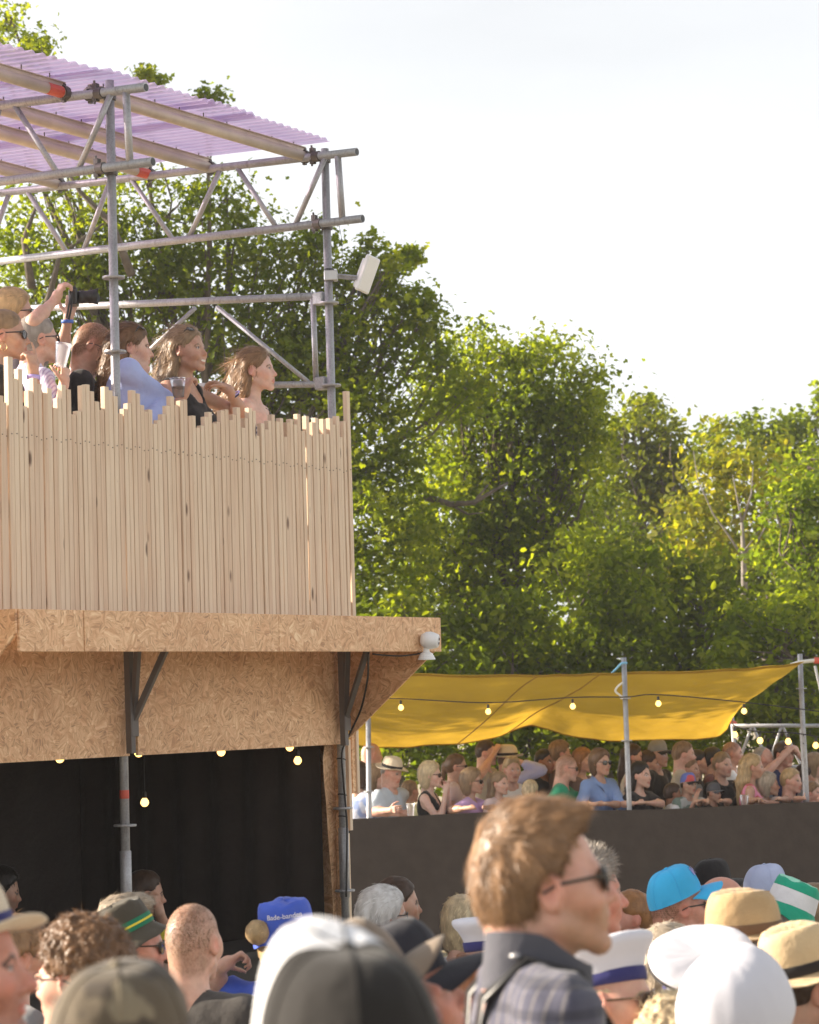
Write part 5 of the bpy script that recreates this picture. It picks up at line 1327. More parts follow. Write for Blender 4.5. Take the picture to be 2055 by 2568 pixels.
# blond woman behind holding the camera up
def ex2(fr, root, toL, tl):
    w = toL(Y(169,806,.62)); return [bracelet(w, (.1,.0,1), .029, BLUEB, 'wristband', root, .009)]
person('blond woman in mirrored sunglasses holding a black camera up above the others', (36,788), 490, 5, GP, sex='f', skin='fair', hair=('bob','blond'), shirt=GREY, top='tee', sleeve=.5, glasses='sun', base_z=DECK, seed=2, depth=pdep(36,788,0.78), hq=.0055, s=pdep(36,788,0.78)*490/FPX,
    arms=((Y(85,805,.5), Y(138,752,.5)), (Y(152,890,.75), Y(172,795,.62))), hands=[(0, (.45,.05,.9), (.7,.5,-.4), 1, .75), (1, (.25,.0,1), (-.2,.9,.1), 1, .7)], extra=ex2, head=(0,4,0))
cp = Y(198,745,.5); cm = thing('camera', 'black camera with a hooded zoom lens held up above the balcony crowd', 'camera', cp)
m = MB(); m.box((-.050,-.055,-.045), (-.005,.055,.038)); m.box((-.045,-.025,.038), (-.01,.025,.056)); m.build('camera_body', BLACKP, cm, bevel=.006)
m = MB(); Q = Matrix.Rotation(math.pi/2, 4, 'Y'); m.lathe([(.001,-.005),(.034,-.005),(.036,.02),(.034,.022),(.034,.05),(.037,.052),(.037,.07),(.034,.072)], 18, Q); m.build('lens_barrel', BLACKP, cm, smooth=True)
m = MB(); m.lathe([(.035,.068),(.046,.098),(.044,.098),(.034,.068)], 18, Q, fn=lambda q, t, i: [q[0], q[1], q[2]+(.010*abs(math.cos(2*t)) if i in (1,2) else 0)]); m.build('lens_hood', BLACKP, cm, smooth=True)
m = MB(); m.tube([(-.03,-.05,.02), (-.045,-.07,-.05), (-.06,-.06,-.12), (-.05,-.055,-.13), (-.035,-.06,-.07), (-.03,-.05,-.01)], .006, 6); m.build('strap', BLACKP, cm)
def cup(label, P, h=.105, r0=.030, r1=.042, tilt=(0,0), group=None, fill=None):
    o = thing('plastic_cup', label, 'cup', P); o.rotation_euler = (tilt[0], tilt[1], 0)
    m = MB(); pr = [(r0, -h/2), (r0*1.02, -h/2+.01)]+[(r0+(r1-r0)*k/6+(.0009 if k % 2 else 0), -h/2+.012+(h-.016)*k/6) for k in range(7)]+[(r1+.003, h/2), (r1+.001, h/2-.004)]
    m.lathe([(.001,-h/2)]+pr, 24); m.build('cup_wall', CUPM, o, smooth=True)
    if fill: m = MB(); m.lathe([(.001,-h/2+.003),(r0*.96,-h/2+.004),(r0+(r1-r0)*.55,h*.05),(.001,h*.05)], 20); m.build('drink', fill, o, smooth=True)
    return o
CUPM = mat_glass('clear_plastic_cup', (.88,.88,.9), .12, .30); DRINK = mat_plain('dark_ice_drink', (.16,.11,.10), .2); BEER = mat_glass('pale_drink', (.8,.62,.45), .1, .35)
person('grey-haired woman in glasses and pale striped blouse raising a clear cup', (98,852), 490, 24, GP, sex='f', skin='fair', hair=('tied','grey'), shirt=PINKS, top='shirt', sleeve=.6, neckline='v', glasses=dict(kind='sun'), base_z=DECK, seed=3, depth=pdep(98,852,0.52), hq=.0055, s=pdep(98,852,0.52)*490/FPX,
    arms=((Y(140,1060,.2), Y(160,965,.22)), None), hands=[(0, (.12,.1,1), (-.8,.4,.1), 1, .85)], head=(0,6,0))
cup('clear plastic cup raised by the grey-haired woman on the balcony', Y(156,890,.17), .125, .029, .042, (0,.16))
person('young man with cropped brown hair and glasses looking down, dark shirt', (235,868), 470, 4, GP, hair=('buzz','brown'), buzz=.75, skin='ruddy', shirt=BLK, top='tee', glasses=dict(kind='clear', lens=CLEARLENS), base_z=DECK, seed=4, depth=pdep(235,868,0.62), hq=.0055, s=pdep(235,868,0.62)*470/FPX, head=(0,-26,0), lean=.12, hair_count=900)
def ex5(fr, root, toL, tl): return [earring(fr, 1, .006, False).build('earring', GOLD, root)]
person('woman in pale blue blouse with long dark hair leaning forward behind the near tube', (330,872), 475, 6, GP, sex='f', skin='fair', hair=('long','brown'), shirt=LBLUE, top='shirt', sleeve=1.95, base_z=DECK, seed=5, depth=pdep(330,872,0.36), hq=.0055, s=pdep(330,872,0.36)*475/FPX, lean=.06, hunch=.075, fat=.4, head=(0,-2,0),
    arms=((Y(416,1006,.20), Y(372,1062,.12)), (Y(400,1010,.60), Y(400,1062,.30))), glasses=dict(kind='sun', lift=1.05), extra=ex5, hair_count=2600, jaw=1.1)
def ex6(fr, root, toL, tl):
    w = toL(Y(588,993,.2)); E = [earring(fr, 1, .006, False).build('earring', GOLD, root), bracelet(w, toL(Y(612,1036,.18))-w, .026, NAVY, 'bracelet', root, .004), bracelet(w+np.array([.0,.004,.012]), toL(Y(612,1036,.18))-w, .026, VIOLET, 'bracelet', root, .003)]
    R, o = tl; m = MB(); c = R @ np.array([-.045,.135,1.285])+o; m.box((-.012,-.003,-.014), (.012,.003,.014)); m.v = [tuple(np.array(v)+c) for v in m.v]; E.append(m.build('logo_patch', WHT, root)); return E
person('smiling young woman in a black tank top with long wavy hair on the balcony', (470,878), 470, -26, GP, sex='f', skin='tan', hair=('longwind','dblond'), shirt=BLK, top='tank', base_z=DECK, seed=6, depth=pdep(470,878,0.36), hq=.0055, s=pdep(470,878,0.36)*470/FPX, smile=True, head=(0,4,0),
    arms=((Y(432,1040,.16), Y(462,988,.12)), (Y(610,1042,.22), Y(575,978,.2))), hands=[(0, (.3,.15,.9), (.6,.5,-.2), 1, .9), (1, (-.85,.1,.45), (-.4,-.2,-.9), 1, .55)], glasses=dict(kind='sun', lift=1.0), extra=ex6, hair_count=2600, lips=.9)
cup('clear plastic cup with ice held by the woman in the black tank top', Y(447,972,.08), .105, .030, .042, (0,-.03), fill=BEER)
def ex7(fr, root, toL, tl):
    R, o = tl; E = [earring(fr, 1, .006, False).build('earring', GOLD, root)]
    m = MB(); pts = [R @ np.array(p)+o for p in ((-.10,.118,1.28), (-.105,.10,1.36), (-.10,.05,1.435), (-.10,-.03,1.468), (-.10,-.09,1.40))]
    V = []; 
    for p in pts: V += [p+np.array([-.017,0,0]), p+np.array([.017,0,.004])]
    m.add(V, [(2*k, 2*k+1, 2*k+3, 2*k+2) for k in range(4)]); E.append(m.build('shoulder_strap', BLK, root, smooth=True)); return E
person('young woman with windblown blond hair in a striped strapless top, rightmost on the balcony', (644,928), 445, -14, GP, sex='f', skin='pale', hair=('longwind','lbrown'), shirt=STRW, top='tube', base_z=DECK, seed=7, depth=pdep(644,928,0.36), hq=.0055, s=pdep(644,928,0.36)*445/FPX, head=(0,3,0), extra=ex7, hair_count=2600)
# ------------------------------------------------------------------ foreground crowd
PLAID = cloth((.085,.085,.12), 'plaid', (.06,.06,.09))
WHITE = cloth((.83,.83,.85)); WHITEC = mat_cloth('white_cap_cotton', (.60,.60,.66), fold=.10, var=.02)
def main_extra(fr, root, toL, tl):
    R, o = tl; E = []
    m = MB(); n = 22; V = []          # dark stand-up collar
    for i in range(n+1):
        t_ = math.radians(-150+300*i/n); k = math.cos(t_)        # 180 deg = front
        for j in range(4):
            s = j/3; rr = .086-.004*s+.006*math.sin(t_*3)
            z = 1.455+.088*s-.070*max(0, -k)*(1-s*.2)+.008*s*math.sin(t_*2)
            V.append(R @ np.array([rr*math.sin(t_)*1.12, -rr*math.cos(t_)*1.08-.012+.006*s, z])+o)
    V2 = [v+np.array([0,0,.002]) for v in V]
    F_ = [(i*4+j, (i+1)*4+j, (i+1)*4+j+1, i*4+j+1) for i in range(n) for j in range(3)]
    m.add(V, F_); E.append(m.build('collar', cloth((.075,.075,.092)), root, smooth=True))
    for sd in (-1, 1):
        m = MB(); pts = [(sd*.10,.135,1.20), (sd*.11,.105,1.36), (sd*.105,.04,1.475), (sd*.10,-.05,1.497), (sd*.105,-.11,1.43), (sd*.10,-.125,1.25)]
        if sd == 1: pts = [(.04,.14,1.22), (.075,.11,1.37), (.092,.045,1.482), (.086,-.045,1.508), (.065,-.115,1.44), (.02,-.14,1.25)]
        V = []
        for p in pts: c = R @ np.array(p)+o; V += [c+np.array([-.026,0,-.002]), c+np.array([-.026,0,.005]), c+np.array([.026,0,.005]), c+np.array([.026,0,-.002])]
        F_ = [(4*k+a, 4*k+(a+1)%4, 4*k+4+(a+1)%4, 4*k+4+a) for k in range(len(pts)-1) for a in range(4)]
        m.add(V, F_); E.append(m.build('backpack_strap', BLACKP, root, smooth=True))
    c = R @ np.array([.088,-.06,1.513])+o; m = MB(); m.ball(c, (.010,.010,.005), 10); E.append(m.build('buckle', STEEL, root)); return E
person('tall man with thick brown hair and sunglasses in a plaid shirt, largest in front', (1370,2218), 1500, 8, GC, hair=('quiff','goldbrown'), skin='ruddy', shirt=PLAID, top='shirt', sleeve=.7, glasses='sun', head=(0,7,0), beard=.5, seed=11, hq=.0036, extra=main_extra, hair_count=11000, hunch=.035, jaw=1.06, fat=.1, shirt_h=.008)
def cap(c, b, back=None, **kw): return lambda fr, root: hat_cap(fr, root, c, b, back, **kw)
DKNAVY = cloth((.022,.022,.030)); CAMO = cloth((.10,.078,.052), 'camo', (.085,.066,.044)); MESH = cloth((.016,.014,.013))
STRAW = mat_cloth('woven_straw', (.52,.36,.19), .8, .2); STRAWL = mat_cloth('pale_straw', (.62,.47,.28), .8, .16); STRAWW = mat_cloth('cream_straw', (.68,.58,.44), .8, .1)
for mm in (STRAW, STRAWL, STRAWW):
    tt = mm.node_tree; bs = [n_ for n_ in tt.nodes if n_.type == 'BSDF_PRINCIPLED'][0]
    tcn = tt.nodes.new('ShaderNodeTexCoord'); wvn = tt.nodes.new('ShaderNodeTexWave'); wvn.bands_direction = 'Z'; wvn.inputs['Scale'].default_value = 55; wvn.inputs['Distortion'].default_value = 1.2; wvn.inputs['Detail Scale'].default_value = 3
    mx = tt.nodes.new('ShaderNodeMix'); mx.data_type = 'RGBA'; mx.blend_type = 'MULTIPLY'; mx.inputs[0].default_value = .6
    tt.links.new(tcn.outputs['Object'], wvn.inputs['Vector']); src = bs.inputs['Base Color'].links[0].from_socket; tt.links.new(src, mx.inputs[6]); rp = tt.nodes.new('ShaderNodeValToRGB'); rp.color_ramp.elements[0].color = (.55,.5,.45,1); rp.color_ramp.elements[0].position = .25; rp.color_ramp.elements[1].position = .7
    tt.links.new(wvn.outputs['Fac'], rp.inputs[0]); tt.links.new(rp.outputs[0], mx.inputs[7]); tt.links.new(mx.outputs[2], bs.inputs['Base Color'])
fed = lambda straw, band, **kw: (lambda fr, root: hat_fedora(fr, root, straw, band, **kw))
NAVYB = cloth((.035,.035,.14)); 
person('pink-faced man in profile under a cream wide-brimmed hat, cut by the left edge', (-92,2432), 1490, 0, GC, hair=('short','dbrown'), skin='red', shirt=DBLUE, nose=1.25, beard=.35, seed=12, fat=.5, hat=fed(STRAWW, NAVYB, brim=.150, tilt=.12, dz=.012), head=(0,4,0))
person('man with curly brown hair and thin wire glasses looking left, beside the left edge', (200,2452), 1060, 158, GC, hair=('curly','brown'), skin='fair', shirt=WHT, glasses=dict(kind='clear', lens=CLEARLENS), seed=13, fat=.2, hair_count=5500, head=(0,-2,0))
person('brown-haired person mostly hidden behind the curly-haired man', (52,2398), 720, 25, GC, hair=('full','lbrown'), skin='ruddy', shirt=GREY, seed=14)
person('grey-haired man with combed-back hair half hidden by the green striped bucket hat', (322,2338), 700, 12, GC, hair=('side','gblond'), skin='red', shirt=PALEB, seed=15, hair_count=2600)
def bucket1(fr, root):
    o, M_ = hat_bucket(fr, root, [OLIVEH, GREENB, YELB], tilt=-.02, roll=0, brim=.130, drop=.038, top=.150); 
    return o
OLIVEH = cloth((.060,.052,.038)); GREENB = cloth((.012,.16,.085)); YELB = cloth((.62,.55,.05))
def bucket_striped(fr, root):
    o, M_ = hat_bucket(fr, root, OLIVEH, tilt=.46, brim=.128, drop=.045, top=.150)
    for r, z0, z1, mt, nm in ((.0955,.052,.088,GREENB,'hat_band'), (.0968,.066,.074,YELB,'band_stripe')):
        m = MB(); m.lathe([(r,z0),(r+.0008,z0+.002),(r-.0012,z1-.002),(r-.002,z1)], 48, M_, fn=lambda q, t, i: [q[0]*.955, q[1]*1.145-.012, q[2]]); m.build(nm, mt, o, smooth=True)
    return o
person('man in an olive bucket hat with green and yellow band and dark sunglasses', (338,2372), 735, 4, GC, hair=('short','grey'), skin='red', shirt=OLIVE, glasses='sun', seed=16, hat=bucket_striped, fat=.6, head=(0,-2,0))
person('man with a closely shaved head seen from behind in a dark t-shirt', (488,2364), 790, 66, GC, hair=('buzz','brown'), buzz=.55, skin='fair', shirt=cloth((.05,.045,.042)), top='tee', seed=17, hair_count=1500, jaw=1.05)
# blue cap with white lettering and a bun of hair
CAPB = cloth((.055,.11,.52)); 
def blue_cap(fr, root):
    o, M_ = hat_bucket(fr, root, CAPB, tilt=.10, brim=.118, drop=.050, top=.142, name='bucket_hat')
    cu = bpy.data.curves.new('lettering', 'FONT'); cu.body = 'Bade-banden'; cu.size = .025; cu.extrude = .0006; cu.align_x = 'CENTER'; cu.align_y = 'CENTER'
    to = bpy.data.objects.new('lettering', cu); COL.objects.link(to); dg = bpy.context.evaluated_depsgraph_get(); me = bpy.data.meshes.new_from_object(to.evaluated_get(dg)); bpy.data.objects.remove(to)
    for v in me.vertices:
        a = math.radians(121)-v.co.x/.098           # wrapped round the crown, right rear quarter
        r = .0935-.06*max(0, v.co.y)+.0012+v.co.z; p = (r*math.sin(a)*.955, r*math.cos(a)*1.14-.012, .098+v.co.y)
        v.co = M_ @ Vector(p)
    me.materials.append(WHITE); link('lettering', me, o); return o
person('woman with a blond hair bun under a blue bucket hat with white lettering', (728,2356), 690, 38, GC, sex='f', hair=('bun','blond'), skin='fair', shirt=CAPB, top='tee', seed=18, hat=blue_cap, hair_count=2600,
    arms=(None, (at_depth(540,2480,9.3), at_depth(556,2424,9.2))), hands=[(1, (.7,.3,.35), (.3,-.3,-.8), 1, .9)])
# nearest caps
person('person in a white and black mesh trucker cap turned away, nearest in the bottom middle', (862,2775), 2600, 122, GC, hair=('short','brown'), skin='fair', shirt=GREY, seed=19, hat=cap(WHITE, cloth((.24,.21,.19)), MESH, button=MESH, tilt=.10, hi=.98, dz=.004, front=.040, split=.30), head=(0,-4,0), hq=.0060)
person('person looking up under a khaki peak, face just right of the mesh trucker cap', (935,2525), 1400, 2, GC, hair=('short','brown'), skin='red', shirt=KHAKI, seed=20, hat=cap(KHAKI, KHAKI), head=(0,30,0), nose=1.15)
person('person with a dark navy cap peak and red nose right of the khaki peak', (1020,2508), 1280, 0, GC, hair=('short','dbrown'), skin='red', shirt=BLK, seed=21, hat=cap(DKNAVY, DKNAVY, brim_len=.088), head=(0,16,0), nose=1.2)
person('person in a camouflage cap seen from behind at the bottom left', (312,2738), 2080, 74, GC, hair=('short','brown'), skin='fair', shirt=OLIVE, seed=22, hat=cap(CAMO, CAMO, tilt=.03), hq=.0060)
person('person with loose grey curls just above the camouflage cap', (262,2520), 860, 60, GC, sex='f', hair=('curly','gblond'), skin='fair', shirt=GREY, seed=23, hair_count=1800)
person('woman with a straight white bob and dark sunglasses in front of the black barrier', (966,2298), 560, 14, GC, sex='f', hair=('bob','white'), skin='tan', shirt=WHT, glasses='sun', seed=24, hair_count=2600)
person('man with short dark hair half hidden behind the white-haired woman', (1000,2268), 520, 8, GC, hair=('short','dbrown'), skin='tan', shirt=NAVY, seed=25)
person('blond woman seen from behind just left of the tall plaid-shirted man', (1160,2318), 520, 68, GC, sex='f', hair=('bob','pblond'), skin='fair', shirt=WHT, seed=26, hair_count=2000)
sailor = lambda **kw: (lambda fr, root: hat_sailor(fr, root, WHITEC, NAVYB, **kw))
person('person in a small white sailor cap with tilted navy band beside the blond woman', (1192,2372), 520, 40, GC, hair=('short','lbrown'), skin='fair', shirt=WHT, seed=27, hat=sailor(roll=-.5, tilt=-.2, puff=.115))
person('red-haired person in a white cap behind the plaid collar of the tall man', (1248,2400), 700, 25, GC, sex='f', hair=('long','red'), skin='fair', shirt=WHT, seed=28, hat=sailor(roll=-.1, tilt=.1, puff=.125, visor=BLACKP))
person('older man with spiky grey hair, face in profile beyond the tall man', (1475,2238), 860, 14, GC, hair=('spiky','grey'), skin='red', shirt=PALEB, seed=29, nose=1.3, fat=.2, hair_count=3500)
SKY = cloth((.045,.40,.72)); PURP = cloth((.6,.5,.75))
def cap_blue(fr, root):
    o, M_ = hat_cap(fr, root, SKY, SKY, tilt=.20, brim_len=.088)
    cu = bpy.data.curves.new('emblem', 'FONT'); cu.body = 'N'; cu.size = .052; cu.extrude = .001; cu.align_x = 'CENTER'; cu.align_y = 'CENTER'; cu.offset = .0016
    to = bpy.data.objects.new('emblem', cu); COL.objects.link(to); dg = bpy.context.evaluated_depsgraph_get(); me = bpy.data.meshes.new_from_object(to.evaluated_get(dg)); bpy.data.objects.remove(to)
    for v in me.vertices:
        a = math.radians(26)+v.co.x/.10; el = .62+v.co.y/.115
        cr = max(.05, math.cos(el))**.62; zz = .036+.116*math.sin(el); f = max(0, math.cos(a)); s_ = el/(math.pi/2)
        p = Vector((cr*math.sin(a)*.0885*1.012, cr*math.cos(a)*.109*1.012-.012, zz+.010*f*(1-s_)+.012*f*math.sin(s_*math.pi)))
        v.co = M_ @ (p+Vector((math.sin(a)*.003, math.cos(a)*.004, .002)))
    me.materials.append(PURP); link('emblem', me, o); return o
person('man in a bright sky-blue baseball cap with violet sunglasses', (1708,2274), 660, 12, GC, hair=('buzz','brown'), buzz=.4, skin='red', shirt=WHT, glasses=dict(kind='sun', lens=LENSV), seed=30, hat=cap_blue, head=(0,4,0))
person('person in a black cap with white mark behind the sky-blue cap', (1790,2228), 480, 20, GC, hair=('short','black'), skin='tan', shirt=BLK, seed=31, hat=cap(BLK, BLK))
person('bald pink-headed man bending down right of the sky-blue cap', (1812,2278), 610, 20, GC, hair=None, skin='red', shirt=LILAC, seed=32, fat=.5, head=(0,-30,0))
person('person in a charcoal cap seen from behind below the sky-blue cap', (1727,2352), 590, 75, GC, hair=('short','dbrown'), skin='tan', shirt=BLK, seed=33, hat=cap(cloth((.06,.055,.052)), cloth((.06,.055,.052))))
person('red-haired woman with pinned-up hair looking left beyond the grey-haired man', (1578,2302), 530, 200, GC, sex='f', hair=('bun','ginger'), skin='red', shirt=PALEB, seed=34)
person('brown-haired child seen from behind left of the sky-blue cap', (1630,2336), 520, 80, GC, hair=('full','brown'), skin='fair', shirt=GREY, seed=35, hair_count=1500)
person('man in a golden straw trilby with a brown band, right of the charcoal cap', (1880,2382), 915, 16, GC, hair=('short','grey'), skin='red', shirt=BLK, seed=36, hat=fed(STRAW, cloth((.16,.09,.05)), brim=.138, tilt=.05, dz=.008, pinch=.8, wave=.010), fat=.3)
GT = cloth((.02,.34,.21)); GTL = cloth((.30,.66,.50))
person('person in a green and white woven bucket hat tipped to the right', (1980,2304), 600, 10, GC, sex='f', hair=('bob','grey'), skin='fair', shirt=WHT, seed=37, hat=lambda fr, root: hat_bucket(fr, root, [GTL, GT, WHT, GT], tilt=-.42, brim=.118, drop=.055, top=.155, rings=[2,2,2,1,1,0,0,0]))
person('person in a pale blue cap behind the green and white hat', (1926,2248), 520, 15, GC, hair=('short','brown'), skin='fair', shirt=PALEB, seed=38, hat=cap(cloth((.42,.47,.66)), cloth((.42,.47,.66))))
person('man in a pale straw hat with black ribbon at the right edge', (2034,2478), 985, 14, GC, hair=('short','dbrown'), skin='tan', shirt=BLK, seed=39, hat=fed(STRAWL, BLK, brim=.140, tilt=.22, dz=.010, wave=.016), beard=.3)
person('person in the largest puffy white cap seen from behind, bottom right', (1872,2626), 1130, 62, GC, hair=('short','grey'), skin='fair', shirt=WHT, seed=40, hat=lambda fr, root: hat_sailor(fr, root, WHITEC, NAVYB, puff=.136, hgt=.150, dome=True, tilt=.42, name='white_cap'))
person('person in a tilted white cap with dark piping beside the largest white cap', (1762,2505), 960, 40, GC, hair=('short','gblond'), skin='fair', shirt=WHT, seed=41, hat=lambda fr, root: hat_sailor(fr, root, WHITEC, NAVYB, puff=.138, hgt=.06, tilt=.34, roll=.42, piping=BLK, name='white_cap'))
person('smiling blond woman in a white sailor cap and brown-lensed glasses', (1538,2504), 1010, -22, GC, sex='f', hair=('tied','pblond'), skin='ruddy', shirt=PINKW, seed=42, smile=True, glasses=dict(kind='sun', lens=LENSB, frame=TORTOISE), hat=sailor(tilt=.14, roll=-.12, puff=.128, dz=-.004), head=(0,3,0), hair_count=3500)
person('grey-blond person seen from behind between the sailor cap and white caps', (1684,2428), 780, 52, GC, hair=('full','gblond'), skin='fair', shirt=WHT, seed=43, hair_count=3000)
person('person with pale curly hair at the bottom edge below the white caps', (1690,2640), 1020, 70, GC, sex='f', hair=('curly','pblond'), skin='fair', shirt=WHT, seed=44, hair_count=4000)
person('blond person at the right edge beyond the straw hats', (2052,2292), 540, 20, GC, sex='f', hair=('bob','dblond'), skin='fair', shirt=GREY, seed=45)
person('dark-haired person at the bottom right corner', (2010,2655), 930, 80, GC, hair=('full','black'), skin='tan', shirt=BLK, seed=46, hair_count=2500)
person('person in a yellow and blue hat glimpsed between the bucket hat and the shaved head', (447,2392), 480, 20, GC, hair=('short','brown'), skin='fair', shirt=DBLUE, seed=47, hat=lambda fr, root: hat_bucket(fr, root, [YELB, CAPB], brim=.12, rings=[1,0]))
# two people in the dark bar
person('dark-haired man in the shadow of the bar at the left edge', (4,2236), 450, 8, 'people in the shadow inside the bar', hair=('full','black'), skin='tan', shirt=BLK, seed=48, base_z=0.05, beard=.3, head=(0,-8,0))
person('man in the shadow of the bar resting his chin on his hand', (366,2242), 450, 12, 'people in the shadow inside the bar', hair=('short','dbrown'), skin='tan', shirt=BLK, seed=49, base_z=0.05, arms=((at_depth(420,2350,13.7), at_depth(400,2290,13.6)), None), hands=[(0, (-.2,.1,1), (-.9,.3,.2), -1, .7)], head=(0,-4,0))
# ------------------------------------------------------------------ spectators behind the barrier
def far(label, u, v, ppm=262, heading=0, **kw):
    heading -= 14 if abs(heading) < 40 else 0
    y = dict(front=24.55, mid=25.2, back=26.2)[kw.pop('row', 'front')]
    d = (at_y(u, v, y)-CAM) @ _f
    kw.setdefault('base_z', 0.0); kw.setdefault('hq', .0125)
    ht = (at_y(u, v, y)[2]); s_ = kw.pop('s', None)
    def fx_(sp, sd):
        if sp not in ('fence', 'cross'): return sp
        k = (s_ or 1.0); sx_ = u+sd*44*k; wx = u+sd*(30 if sp == 'fence' else 6)*k
        e = at_y(sx_+sd*8, 2030, 24.36); e[2] = 1.32; w = at_y(wx, 2030, 24.06 if sp == 'fence' else 24.12); w[2] = 1.345; return (e, w)
    if y < 25 and kw.get('arms'): 
        # arms[0] is the right arm: for someone facing the camera it lies on the left of the picture
        th_ = math.radians(heading); sg = math.sin(th_) if abs(math.sin(th_)) > .25 else -1
        kw['arms'] = (fx_(kw['arms'][0], 1 if sg > 0 else -1), fx_(kw['arms'][1], -1 if sg > 0 else 1))
    return person(label, (u, v), 252, heading, GF, depth=d, s=s_ or 1.0, **kw)
W = lambda u, v, y: at_y(u, v, y)
strapm = mat_plain('dark_strap', (.03,.02,.05), .6)
def strap(sd=1, mat=None, nm='bag_strap'):
    def f(fr, root, toL, tl):
        R, o = tl; m = MB(); pts = [(sd*.11,-.02,1.485), (sd*.07,.10,1.40), (0,.135,1.28), (-sd*.10,.13,1.10)]; V = []
        for p in pts: c = R @ np.array(p)+o; V += [c+np.array([-.014,0,-.01]), c+np.array([.014,0,.01])]
        m.add(V, [(2*k, 2*k+1, 2*k+3, 2*k+2) for k in range(3)]); return [m.build(nm, mat or strapm, root)]
    return f
far('dark-haired woman in a white and blue dress with a dark strap, leftmost behind the barrier', 903, 1945, heading=60, sex='f', hair=('bob','dbrown'), skin='tan', shirt=cloth((.60,.62,.72),'blotch',(.30,.38,.62)), seed=60, extra=strap(1))
far('large bald man with sunburnt head standing behind the left sail tube', 934, 1893, heading=30, row='back', hair=None, skin='ruddy', shirt=BLK, seed=61, fat=.7)
far('older woman peering out left of the man in the white hat', 948, 1950, heading=0, row='mid', sex='f', hair=('bob','dblond'), skin='fair', shirt=BLK, seed=62)
far('man in cream panama hat and pale blue shirt leaning on the barrier', 984, 1937, heading=-22, hair=('short','grey'), skin='ruddy', shirt=PALEB, top='shirt', sleeve=.75, seed=63, hat=fed(STRAWW, BLK, brim=.155, hgt=.105, dz=.004), head=(0,-14,0), arms=('cross', (W(950,2035,24.3), W(1005,2041,24.1))), fat=.35, hands=[(1, (.9,-.2,.1), (.1,.9,.1), -1, .8)])
cup('pale plastic cup held by the man in the panama hat', at_y(1030,2030,24.0), .12, .032, .043)
far('child in a pale yellow top half hidden beside the panama hat man', 1030, 1985, heading=40, row='mid', hair=('short','dblond'), skin='tan', shirt=cloth((.62,.60,.35)), seed=64, s=.86)
far('blond woman in sunglasses and sleeveless black top with both hands at her mouth', 1082, 1944, heading=-2, sex='f', hair=('bob','pblond'), skin='pale', shirt=BLK, top='tank', glasses='sun', seed=65, arms=('mouth','mouth'))
far('woman with a brown ponytail and sunglasses in a cream top', 1147, 1923, heading=4, row='mid', sex='f', hair=('pony','brown'), skin='tan', shirt=PINKW, top='tee', sleeve=.2, glasses='sun', seed=66)
far('woman in sunglasses and lilac top with folded arms on the barrier', 1186, 1960, heading=-4, sex='f', hair=('bob','dblond'), skin='tan', shirt=LILAC, top='tee', sleeve=.4, glasses='sun', seed=67, arms=('cross','fence'), extra=strap(-1))
far('tall sunburnt man in a beige t-shirt with one hand raised to his face', 1222, 1888, heading=-10, row='back', hair=('short','dbrown'), skin='ruddy', shirt=BEIGE, seed=68, arms=('up', None), fat=.2)
far('blond girl in a pink and white top left of the white-shirted man', 1254, 1965, heading=-40, sex='f', hair=('long','dblond'), skin='fair', shirt=PINKW, seed=69, s=.88)
far('man in a cream trilby with a raised lilac sleeve behind the blond man', 1277, 1905, heading=20, row='back', hair=('short','brown'), skin='ruddy', shirt=cloth((.42,.42,.66)), top='shirt', sleeve=1.8, seed=70, hat=fed(STRAWW, BLK, brim=.15), arms=((W(1358,1932,26), W(1308,1912,26)), None))
far('blond man in a white shirt facing the camera', 1285, 1930, heading=-72, hair=('side','blond'), skin='ruddy', shirt=WHT, top='shirt', seed=71, row='mid')
far('small blond child seen from behind by the barrier', 1332, 1985, heading=60, hair=('full','pblond'), skin='fair', shirt=KHAKI, seed=72, s=.8)
far('dark-skinned man in dark clothes behind the green shirt', 1368, 1910, heading=-30, row='back', hair=('short','black'), skin='brown', shirt=BLK, seed=73)
far('tall brown-haired person standing behind the green shirt', 1408, 1890, heading=20, row='back', hair=('full','lbrown'), skin='ruddy', shirt=cloth((.10,.05,.04)), seed=74)
far('crew-cut man in a green t-shirt and dark sunglasses leaning forward', 1424, 1926, heading=8, hair=('buzz','brown'), buzz=.5, skin='ruddy', shirt=GRN, top='tee', sleeve=.6, glasses='sun', seed=75, lean=.15, head=(0,-6,0), arms=('fence','fence'), fat=.3)
far('woman with ginger hair behind the blue denim blouse', 1464, 1908, heading=-20, row='back', sex='f', hair=('bob','ginger'), skin='fair', shirt=cloth((.15,.10,.09)), seed=76)
far('woman in sunglasses and a blue denim blouse with a dark shoulder strap', 1507, 1912, heading=-35, sex='f', hair=('bob','brown'), skin='tan', shirt=DBLUE, top='shirt', sleeve=.9, glasses='sun', seed=77, arms=('cross','cross'), extra=strap(1), fat=.3)
far('woman with long dark hair and a white top behind the tall tube', 1590, 1898, heading=0, row='back', sex='f', hair=('long','dbrown'), skin='ruddy', shirt=WHT, top='tank', seed=78)
far('young woman with dark hair in a black t-shirt right of the tall tube', 1608, 1944, heading=-25, sex='f', hair=('long','black'), skin='fair', shirt=BLK, top='tee', seed=79, arms=('cross','cross'))
far('dim figure with dark hair in brown behind the black t-shirt woman', 1633, 1915, heading=-10, row='back', hair=('full','dbrown'), skin='tan', shirt=cloth((.07,.04,.03)), seed=80)
far('person in a dark cap deep in the back row right of the tall tube', 1652, 1893, heading=-20, row='back', hair=('short','black'), skin='tan', shirt=BLK, seed=81, hat=cap(GREY, BLK))
far('tall fair-haired man in a light beige t-shirt standing in the second row', 1718, 1892, heading=5, row='mid', hair=('short','lbrown'), skin='ruddy', shirt=BEIGE, top='tee', seed=82, fat=.3)
